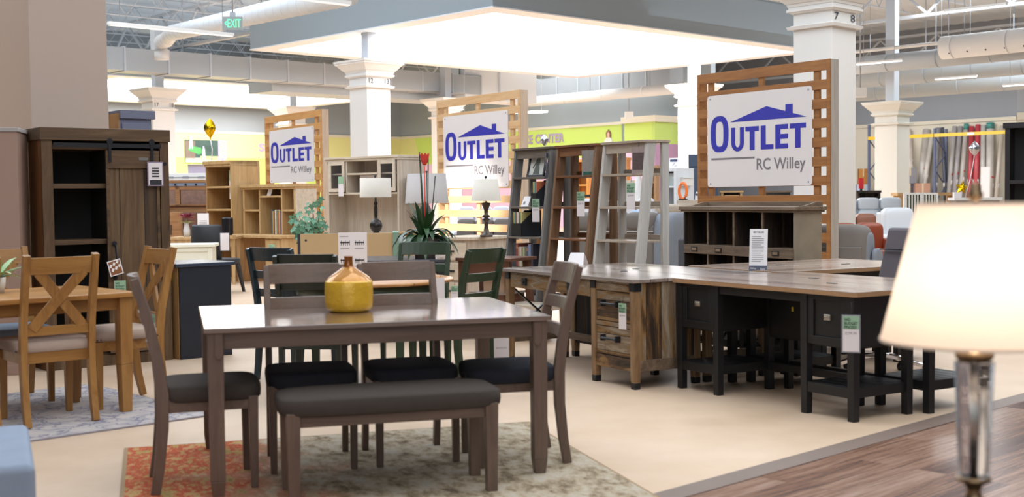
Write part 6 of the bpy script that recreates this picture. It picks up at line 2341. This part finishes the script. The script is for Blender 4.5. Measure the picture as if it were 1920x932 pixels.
sl = bpy.data.lights.new('track_spot', 'SPOT')
sl.energy = 7500
sl.spot_size = radians(17)
sl.spot_blend = .8
sl.color = (1, .97, .92)
sl.shadow_soft_size = .1
slo = bpy.data.objects.new('track_spot', sl)
COL.objects.link(slo)
tgt = Vector(D(846, 412, 20.0))
slo.location = (tgt.x - 4, tgt.y - 6, 5.6)
slo.rotation_euler = (tgt - Vector(slo.location)).to_track_quat('-Z', 'Y').to_euler()

# ================================================================ far seating and shelves
def sofa(label, px0, px1, Y, rot, yt, m, n=2, arms=True, head=False, cat='sofa', nm='sofa', dep=.9, row=400):
    """seen from the front or from behind: back along local y=dep if facing us"""
    x0, y0, W = span(px0, px1, Y, rot, row)
    h = zat(yt, x0, y0)
    t = thing(nm, label, cat, x0, y0, 0, rot)
    a = .16 if arms else 0
    obj('base', MB().box(0, .05, .06, W, dep, .3), m, t, .03, 4)
    obj('foot', MB().box(.05, .1, 0, .12, .17, .07).box(W - .12, .1, 0, W - .05, .17, .07).box(.05, dep - .15, 0, .12, dep - .08, .07).box(W - .12, dep - .15, 0, W - .05, dep - .08, .07), M['black'], t)
    obj('back', MB().box(a, dep - .22, .2, W - a, dep, h - .08), m, t, .04, 4)
    if arms:
        obj('arm', MB().puff(0, 0, .05, a + .03, dep, .63, .35), m, t)
        obj('arm', MB().puff(W - a - .03, 0, .05, W, dep, .63, .35), m, t)
    w = (W - 2 * a) / n
    for i in range(n):
        obj('seat_cushion', MB().puff(a + i * w, 0, .27, a + (i + 1) * w, dep - .2, .48, .3), m, t)
        if head:
            obj('back_cushion', MB().puff(a + i * w, dep - .38, .4, a + (i + 1) * w, dep - .08, h - .26, .4), m, t)
            obj('headrest', MB().puff(a + i * w + .01, dep - .36, h - .28, a + (i + 1) * w - .01, dep - .05, h, .4), m, t)
        else:
            obj('back_cushion', MB().puff(a + i * w, dep - .4, .4, a + (i + 1) * w, dep - .1, h, .4), m, t)
    return t


LBL = plain('ice_blue_leather', '#c8d0d8', .4)
WHL = plain('white_leather', '#d9dde2', .45)
RBL = plain('red_brown_leather', '#8a4028', .36, bump=.3, bscale=14, var=.15, vscale=6)
TBL = plain('tan_brown_leather', '#95614a', .42, var=.1, vscale=6)
WBED = plain('white_linen', '#dcdce2', .85, var=.04, vscale=6)
LBF = plain('light_blue_fabric', '#9fb0c6', .85, var=.08, vscale=6)
sofa('ice-blue leather sofa with padded headrests in front of the cream column', 1560, 1716, 27, -6, 371.5, LBL, 3, True, True)
sofa('tan-brown leather sofa between the ice-blue sofa and the red-brown one', 1560, 1673, 23, -4, 402, TBL, 2)
sofa('red-brown wrinkled leather sofa behind the grey office chair', 1560, 1700, 18.5, 2, 420, RBL, 2)
sofa('white high-backed leather armchair left of the glowing lamp shade', 1668, 1760, 20.6, 8, 390, WHL, 1, True, False, 'armchair', 'armchair')
sofa('light blue fabric recliner sofa between the pale ladder shelf and the cubby hutch', 1150, 1292, 17.2, -10, 395, LBF, 2)
sofa('long white linen sofa seen through the reddish-brown ladder shelf', 1060, 1245, 22.5, -8, 372.5, WBED, 4)
sofa('white linen bed seen through the slats of the middle outlet sign', 835, 965, 25, -6, 388, WBED, 3)
sofa('grey sofa with pillows seen low through the slats of the middle outlet sign', 830, 968, 23, -8, 412, BS, 3)
pl0 = D(1255, 388, 17.5)
t = thing('throw_pillow', 'beige pillow on top of the light blue recliner sofa', 'pillow', pl0[0], pl0[1], pl0[2] - .12, 0)
obj('pillow', MB().puff(-.18, -.05, 0, .18, .1, .16, .6), plain('beige_pillow', '#b3a595', .85), t)
x, y = D(1278, 440, 15.9)[:2]
t = thing('ottoman', 'small tan leather ottoman left of the cubby hutch', 'ottoman', x, y, 0, -20)
obj('cushion', MB().puff(-.3, -.3, .3, .3, .3, zat(430, x, y), .3), plain('tan_leather', '#c79a72', .5), t)
obj('base', MB().box(-.28, -.28, .05, .28, .28, .34), plain('tan_leather_base', '#b88c66', .5), t, .02, 3)
for lx in (-.22, .22):
    for ly in (-.22, .22):
        obj('foot', MB().cyl((lx, ly, 0), (lx, ly, .06), .025), M['black'], t)

# white cube shelf with white boxes
x0, y0, W = span(1240, 1268, 19.4, -42, 350)
ht = zat(316, x0, y0)
t = thing('cube_shelf', 'white cube shelf with small boxes left of the largest outlet sign', 'shelf unit', x0, y0, 0, -42)
zm = zat(349, x0, y0)
obj('frame', MB().box(0, 0, 0, .05, .5, ht).box(W - .05, 0, 0, W, .5, ht).box(.05, 0, ht - .05, W - .05, .5, ht).box(.05, 0, zm - .03, W - .05, .5, zm).box(.05, 0, .45, W - .05, .5, .5), plain('cube_white', '#dfe2e6', .4), t, .004)
obj('back_panel', MB().box(.05, .48, 0, W - .05, .5, ht - .05), plain('cube_back', '#b9bfbb', .5), t)
for i, (u, z, w, h, c, lab) in enumerate(((.15, zm, .14, .18, '#c9d0cc', 'pale green box on the upper shelf of the white cube shelf'), (.5, zm, .2, .12, '#e8e6e0', 'white box on the upper shelf of the white cube shelf'), (.12, .5, .2, .22, '#e6e6e6', 'left white box on the lower shelf of the white cube shelf'), (.55, .5, .2, .3, '#d5d8dc', 'right white box on the lower shelf of the white cube shelf'))):
    x, y = on(x0, y0, -42, u * W, .12)
    b_ = thing('storage_box', lab, 'box', x, y, z, -42)
    obj('box_body', MB().box(0, 0, 0, w, .25, h), plain('storage_box_paint%d' % i, c, .5), b_, .005)
    obj('box_lid', MB().box(-.008, -.008, h, w + .008, .258, h + .02), M['white'], b_)
x, y = on(x0, y0, -42, W * .3, .2)
t = thing('tabletop_sign', 'small white sign with a chair drawing on top of the white cube shelf', 'sign', x, y, ht, -30)
obj('paper', MB().hexa([(-.1, 0, 0), (.12, 0, 0), (.12, .01, 0), (-.1, .01, 0)], [(-.08, .05, .17), (.1, .05, .17), (.1, .06, .17), (-.08, .06, .17)]), M['paper'], t)
obj('print', MB().box(-.06, .03, .11, .06, .036, .145).bar((-.02, .016, .03), (.02, .022, .09), .01, .004).bar((.02, .014, .03), (.06, .014, .05), .01, .004), plain('navy_print', '#4a5572', .6), t)
x, y = D(1280.5, 360, 18.6)[:2]
t = thing('orange_ring', 'bright orange oval ring standing against the white cube shelf', 'ornament', x, y, zat(375, x, y), -20)
pts = [(.058 * sin(a), 0, .135 + .12 * cos(a)) for a in [2 * pi * k / 24 for k in range(25)]]
obj('ring', MB().tube(pts, .024, 8), plain('orange_plastic', '#f2803e', .4, bump=.5, bscale=60), t)
obj('foot', MB().box(-.06, -.05, -.0, .06, .05, .02), M['black'], t)
x, y = on(x0, y0, -42, W + .15, .0)
zq = zat(375, x, y)
t = thing('side_cabinet', 'pale low cabinet under the orange ring', 'cabinet', D(1268, 380, 18.5)[0], 18.45, 0, -20)
obj('carcass', MB().box(0, 0, 0, .4, .35, zat(375, x, 18.5)), M['woak'], t, .004)
obj('door', MB().box(.02, -.015, .1, .38, 0, zat(380, x, 18.5)), M['woakx'], t)
x0, y0, W = span(1291, 1312, 21, -10, 330)
t = thing('blue_cabinet', 'tall dark blue cabinet just left of the largest outlet sign frame', 'cabinet', x0, y0, 0, -10)
ht = zat(290, x0, y0)
DB = plain('dark_blue_paint', '#414f66', .5)
obj('carcass', MB().box(0, 0, 0, W + .3, .5, ht), DB, t, .004)
obj('door', MB().box(.02, -.02, .1, W + .28, 0, zat(314, x0, y0)), DB, t, .004)
obj('upper_door', MB().box(.02, -.02, zat(313, x0, y0), W + .28, 0, ht - .03), DB, t, .004)

# orange shelves in front of the pink wall
OW = plain('orange_pine', '#d99a4a', .5, var=.08, vscale=8)


def open_shelf(label, px0, px1, Y, rot, yt, rows, m, nm='bookcase', dep=.35, z0=0):
    x0, y0, W = span(px0, px1, Y, rot, 340)
    h = zat(yt, x0, y0)
    t = thing(nm, label, 'bookcase', x0, y0, 0, rot)
    obj('side_panel', MB().box(0, 0, 0, .05, dep, h), m, t)
    obj('side_panel', MB().box(W - .05, 0, 0, W, dep, h), m, t)
    obj('back_panel', MB().box(.05, dep - .02, 0, W - .05, dep, h), m, t)
    obj('top', MB().box(-.02, -.02, h - .04, W + .02, dep, h + .02), m, t)
    for r in rows:
        z = zat(r, x0, y0)
        obj('shelf', MB().box(.05, 0, z - .04, W - .05, dep - .02, z), m, t)
    return t


open_shelf('orange pine bookcase behind the reddish-brown ladder shelf', 1078, 1103, 30, -20, 301, (323, 346), OW)
open_shelf('orange pine cabinet behind the pale ladder shelf', 1156, 1176, 30, -20, 297, (345,), plain('orange_stain', '#cf8436', .5))
open_shelf('tan wooden cabinet seen between the posts of the pale ladder shelf', 1210, 1230, 27, -20, 312, (340,), plain('tan_stain', '#b98f66', .5))
open_shelf('tan carton-coloured shelf seen through the leftmost ladder shelf', 999, 1018, 28, -20, 341, (350,), plain('tan_stain_light', '#c79c6c', .5))
open_shelf('black tall bookcase cut off by the right edge of the photo', 1884, 1990, 13.6, -30, 234, (338,), plain('black_bookcase', '#1d181b', .5), dep=.4)
x0, y0, W = span(1166, 1190, 26, -10, 360)
t = thing('cream_partition', 'cream panel with a dark edge behind the pale ladder shelf', 'partition', x0, y0, 0, -10)
obj('panel', MB().box(0, 0, 0, W, .1, zat(338, x0, y0)), M['wcream'], t)
obj('dark_edge', MB().box(-.1, -.02, 0, 0, .1, zat(338, x0, y0)), plain('dark_edge', '#4f5866', .5), t)
x, y = D(1197, 340, 24)[:2]
lamp('small white lamp far behind the pale ladder shelf', 1197, 24, 1197, 303, 322, 6, 8, [(0, 0), (.1, 0), (.1, .03), (.05, .1), (.11, .5), (.04, .95), (.012, 1.05), (0, 1.05)], M['white'], 1.0, M['white'])
t = thing('lamp_table', 'dark little table with metal trim under the far white lamp', 'table', D(1197, 340, 24)[0] - .3, 23.8, 0, 0)
obj('tabletop', MB().box(0, 0, .95, .6, .5, 1.0), M['loak'], t)
obj('leg', MB().box(.03, .03, 0, .08, .08, .95).box(.52, .03, 0, .57, .08, .95).box(.03, .42, 0, .08, .47, .95).box(.52, .42, 0, .57, .47, .95), M['loak'], t)
x0, y0, W = span(1086, 1112, 26.5, -5, 370)
t = thing('metal_console', 'dark metal console far behind the reddish-brown ladder shelf', 'table', x0, y0, 0, -5)
obj('tabletop', MB().box(-.05, 0, zat(365, x0, y0) - .06, W + .05, .4, zat(365, x0, y0)), M['navy'], t)
obj('frame', MB().box(0, 0, 0, .05, .4, 1.2).box(W - .05, 0, 0, W, .4, 1.2).box(0, 0, .8, W, .4, .86), M['steel'], t)
# patterned armchair and dark drawers seen under the largest sign
x0, y0, W = span(1303, 1322, 20, -8, 370)
t = thing('patterned_armchair', 'black and white patterned armchair seen under the largest outlet sign', 'armchair', x0, y0, 0, -8)


def patmat(name, c1, c2, sc, wave=False):
    m, nt, b, N, L = newmat(name)
    tc = N.new('ShaderNodeTexCoord')
    w = N.new('ShaderNodeTexWave') if wave else N.new('ShaderNodeTexVoronoi')
    w.inputs['Scale'].default_value = sc
    L.new(tc.outputs['Object'], w.inputs['Vector'])
    if not wave:
        w.feature = 'DISTANCE_TO_EDGE'
    r = ramp(N, [(.0, c1), (.12 if not wave else .45, c1), (.2 if not wave else .55, c2), (1, c2)])
    L.new(w.outputs['Distance' if not wave else 'Fac'], r.inputs['Fac'])
    L.new(r.outputs['Color'], b.inputs['Base Color'])
    b.inputs['Roughness'].default_value = .85
    return m


PT = patmat('black_white_print', '#3a3f4d', '#d9d9da', 9)
zt = zat(357, x0, y0)
obj('back', MB().puff(0, .3, .5, W, .6, zt, .4), PT, t)
obj('seat', MB().puff(0, -.1, .3, W, .5, .9, .3), PT, t)
obj('leg', MB().box(.02, .0, 0, .07, .05, .35).box(W - .07, 0, 0, W - .02, .05, .35), M['black'], t)
x0, y0, W = span(1352, 1392, 21, -8, 370)
t = thing('dark_sideboard', 'dark sideboard with open shelves seen under the largest outlet sign', 'sideboard', x0, y0, 0, -8)
obj('top', MB().box(-.02, -.02, zat(358, x0, y0) - .03, W + .02, .4, zat(358, x0, y0)), M['loak'], t)
obj('carcass', MB().box(0, .1, 0, W, .38, zat(358, x0, y0) - .03), plain('dark_inside', '#2a2626', .6), t)
obj('side_panel', MB().box(0, 0, 0, .04, .38, zat(358, x0, y0) - .03).box(W - .04, 0, 0, W, .38, zat(358, x0, y0) - .03), M['loak'], t)
obj('drawer', MB().box(.06, .0, zat(372, x0, y0), W - .06, .1, zat(366, x0, y0)), M['loak'], t)
x0, y0, W = span(1436, 1482, 21, -8, 370)
t = thing('plank_sideboard', 'grey plank sideboard under the right half of the largest outlet sign', 'sideboard', x0, y0, 0, -8)
obj('top', MB().box(-.02, -.02, zat(358, x0, y0) - .03, W + .02, .4, zat(358, x0, y0)), M['rustmid'], t)
obj('carcass', MB().box(0, 0, 0, W, .38, zat(358, x0, y0) - .03), M['rustz'], t)

# ================================================================ carpet store at the right wall
RW = lambda px: KR - A * along(KR, AL - 90, px)      # point of the right wall in an image column


def wallpt(px, off):
    p = RW(px)
    return Vector((p.x, p.y, 0)) - B * off


rolls = [(1702, 243, 1706, 315, 13, '#c8b8ae', 'pinkish-grey carpet roll right beside the cream column'),
         (1738, 243, 1727, 343, 14, '#aaa198', 'thick grey-brown carpet roll leaning right, left of the blue rack upright'),
         (1748, 252, 1734, 343, 9, '#bdb4aa', 'thin pale grey carpet roll leaning steeply left of the rack upright'),
         (1759, 240, 1752, 358, 10, '#87848a', 'dark grey carpet roll directly behind the blue rack upright'),
         (1767, 239, 1772, 358, 6, '#4c4f5c', 'slim blue-black carpet roll right of the rack upright'),
         (1790, 237, 1780, 354, 9, '#a09a96', 'grey carpet roll, first of the pair left of the red rolls'),
         (1801, 237, 1791, 352, 9, '#979090', 'grey carpet roll, second of the pair left of the red rolls'),
         (1812, 233, 1803, 348, 9, '#aba39c', 'grey carpet roll with a teal and red end, left of the red rolls'),
         (1822, 237, 1819, 352, 10, '#a83a42', 'red wrapped carpet roll behind the silver balloon'),
         (1834, 234, 1830, 352, 10, '#b03f46', 'red wrapped carpet roll just right of the silver balloon'),
         (1844, 235, 1843, 358, 10, '#b0aaa5', 'grey carpet roll right of the red rolls'),
         (1857, 231, 1856, 360, 14, '#b5ada6', 'thickest grey carpet roll with a teal-topped end, left of the black bookcase'),
         (1879, 236, 1869, 360, 8, '#b8aca0', 'thin beige carpet roll half hidden by the black bookcase')]
for i, (xt, yt, xb, yb, w, c, lab) in enumerate(rolls):
    p = wallpt((xt + xb) / 2, .8)
    Yd = p.y
    a_ = Vector(D(xt, yt, Yd + .35))
    b0 = Vector(D(xb, yb, Yd - .0))
    d = (a_ - b0)
    foot = b0 - d * (b0.z / d.z)
    rad = w / 2 / (FPX / Yd)
    t = thing('carpet_roll', lab, 'carpet roll', foot.x, foot.y, 0, 0, 'carpet rolls on the rack')
    e = a_ - foot
    obj('wrapped_roll', MB().cyl((0, 0, rad * .3), e, rad, n=16), plain('carpet_wrap%d' % i, c, .35, var=.18, vscale=3), t)
    u = e.normalized()
    k = e * ((b0.z + .15) / e.z)
    tp = MB().cyl(k, k + u * .2, rad * 1.02, n=16)
    obj('end_tape', tp, plain('tape_white%d' % i, '#d8cfcc', .4), t)
    if i in (1, 5, 6, 7, 8, 9, 11):
        obj('end_label', MB().cyl(k + u * .42, k + u * .5, rad * 1.02, n=16), plain('red_tape%d' % i, '#b8433c', .4), t)
    if i in (7, 11):
        obj('top_end', MB().cyl(e - u * .25, e + u * .01, rad * 1.03, n=16), plain('teal_end%d' % i, '#3f8078', .4), t)
# rack
t0 = wallpt(1590, 1.3)
t = thing('storage_rack', 'blue-grey rack with a long yellow beam holding back the carpet rolls', 'rack', t0.x, t0.y, 0, AL - 90)
rl = along(t0, AL - 90, 1905)
u1, u0, u9 = along(t0, AL - 90, 1752), along(t0, AL - 90, 1629), along(t0, AL - 90, 1893)
zz = zat(254, *(t0 - A * u1).xy)
obj('beam', MB().box(u0, -.06, zz - .07, u1 - .02, .0, zz + .07), plain('rack_yellow', '#e0b52c', .45), t)
b_ = obj('beam', MB().box(u1 + .02, -.06, zz - .07, u9, .0, zz + .07), plain('rack_yellow_b', '#e0b94a', .45), t)
uq = along(t0, AL - 90, 1821)
obj('beam_label', MB().box(uq - .15, -.065, zz - .05, uq + .15, -.06, zz + .05), M['paper'], b_)
RB = plain('rack_blue', '#59607a', .5)
for u in (u0, u1, u9):
    up = MB().box(u - .05, 0, 0, u + .05, .08, zz + .3 + (.3 if u == u0 else 0)).box(u - .05, 1.0, 0, u + .05, 1.08, zz + .3)
    for k in range(5):
        za, zb2 = .2 + k * .7, .2 + (k + 1) * .7
        up.bar((u, .04, za if k % 2 else zb2), (u, 1.04, zb2 if k % 2 else za), .04, .04)
    obj('upright', up, RB, t)


def carton(label, px0, px1, yt, yb, off, m, Yo=None):
    p = wallpt((px0 + px1) / 2, off) if Yo is None else None
    Y = p.y if Yo is None else Yo
    x0, y0, W = span(px0, px1, Y, -8, yt)
    t = thing('carton', label, 'box', x0, y0, 0, -8)
    z0 = max(0, zat(yb, x0, y0))
    z1 = zat(yt, x0, y0)
    t.location.z = z0
    obj('carton_body', MB().box(0, 0, 0, W, .5, z1 - z0), m, t, .005)
    obj('carton_flap', MB().box(0, -.004, z1 - z0 - .03, W, .5, z1 - z0 + .01), m, t)
    obj('packing_tape', MB().box(W * .44, -.006, (z1 - z0) * .5, W * .56, .5, z1 - z0 + .012), plain('packing_tape', '#bfa88c', .4), t)
    return t


carton('large grey carton right of the cream column', 1696, 1718, 315, 344, 2.2, plain('grey_carton', '#77757a', .7))
carton('dark blue-grey carton under the large grey one', 1696, 1716, 344.3, 420, 2.2, plain('slate_carton', '#454752', .7))
carton('tan carton below the carpet rolls', 1716.5, 1744, 344.3, 420, 2.3, plain('tan_carton', '#a97f6a', .8))
t = carton('orange-brown carton leaning left of the cream column', 1611, 1627, 317, 346, 1.8, plain('orange_carton', '#a86f2e', .7))
carton('pale blue box under the orange-brown carton', 1607, 1633, 346.3, 420, 1.8, plain('pale_blue_carton', '#a8b6c8', .7))
open_shelf('dark plank bookcase behind the ice-blue leather sofa', 1608, 1651, 31, -6, 359, (380,), M['rustdark'])
t = thing('red_display', 'small red sign on the dark unit right of column 7', 'sign', *D(1615, 366, 31.1)[:2], zat(359, *span(1608, 1651, 31, -6, 340)[:2]) + .12, 0)
obj('panel', MB().box(-.06, 0, -.05, .06, .03, .22), plain('red_sign', '#d8303a', .5), t)
obj('stand', MB().box(-.03, 0, -.1, .03, .03, -.05), M['black'], t)
x0, y0, W = span(1683, 1800, 30, -6, 365)
zt = zat(362, x0, y0)
t = thing('display_table', 'long tan display table in front of the carpet rolls', 'table', x0, y0, 0, -6)
obj('tabletop', MB().box(0, 0, zt - .07, W, .8, zt), M['loak'], t)
obj('leg', MB().box(.05, .05, 0, .15, .15, zt - .07).box(W - .15, .05, 0, W - .05, .15, zt - .07).box(.05, .65, 0, .15, .75, zt - .07).box(W - .15, .65, 0, W - .05, .75, zt - .07), M['loak'], t)
STR = patmat('striped_fabric', '#2f3a34', '#dcd8cc', 5.5, True)
for i, (a0, a1) in enumerate(((1697, 1727), (1729, 1757))):
    x0, y0, W = span(a0, a1, 25.5, -6, 372)
    t = thing('striped_chair', ['striped black and white chair back, left one of the pair beside the lamp shade', 'striped black and white chair back, right one of the pair beside the lamp shade'][i], 'chair', x0, y0, 0, -6)
    zt = zat(362.5, x0, y0)
    obj('backrest', MB().box(0.02, 0, .5, W - .02, .08, zt - .02), STR, t, .02, 3)
    obj('frame', MB().box(-.02, -.01, 0, .02, .09, zt).box(W - .02, -.01, 0, W + .02, .09, zt).box(.02, -.01, zt - .03, W - .02, .09, zt + .01), M['white'], t)
    obj('seat', MB().box(0, -.45, .42, W, 0, .52), STR, t, .02, 3)
    obj('leg', MB().box(0, -.44, 0, .04, -.4, .42).box(W - .04, -.44, 0, W, -.4, .42), M['white'], t)
x0, y0, W = span(1790, 1880, 26, -6, 372)
t = thing('white_counter', 'white low counter behind the glowing lamp shade finial', 'counter', x0, y0, 0, -6)
obj('top', MB().box(0, 0, zat(371, x0, y0) - .06, W, .6, zat(371, x0, y0)), M['white'], t)
obj('body', MB().box(.05, .05, 0, W - .05, .55, zat(371, x0, y0) - .06), plain('counter_dark', '#5a4a4c', .6), t)
foil_balloon('silver foil balloon floating in front of the red carpet rolls', 1827, 279, 24, 21, 28, M['silverfoil'], (1809, 374), 10)
star_balloon('gold foil star balloon just above the lamp shade', 1804, 352, 25, .145, M['goldfoil'], .4, (1800, 366), 5, .15, 0, .52)
x, y, z = D(1798, 368, 26.2)
t = thing('gift_bag', 'small white bag under the gold star balloon', 'bag', x, y, zat(371, x, 26), 0)
obj('bag_body', MB().taper(0, 0.1, 0, .12, .15, .1, .17, .1), M['paper'], t)
obj('bag_handle', MB().tube([(-.03, .1, .12), (0, .1, .17), (.03, .1, .12)], .005, 6), M['white'], t)
x0, y0, W = span(1840, 1856, 38, -6, 330)
t = thing('white_panel_stack', 'white display board standing before the grey carpet rolls', 'display board', x0, y0, 0, -6)
obj('board', MB().box(0, 0, 0, W, .06, zat(313, x0, y0)), M['paper'], t)
obj('foot', MB().box(-.05, -.2, 0, W + .05, .2, .05), M['steel'], t)
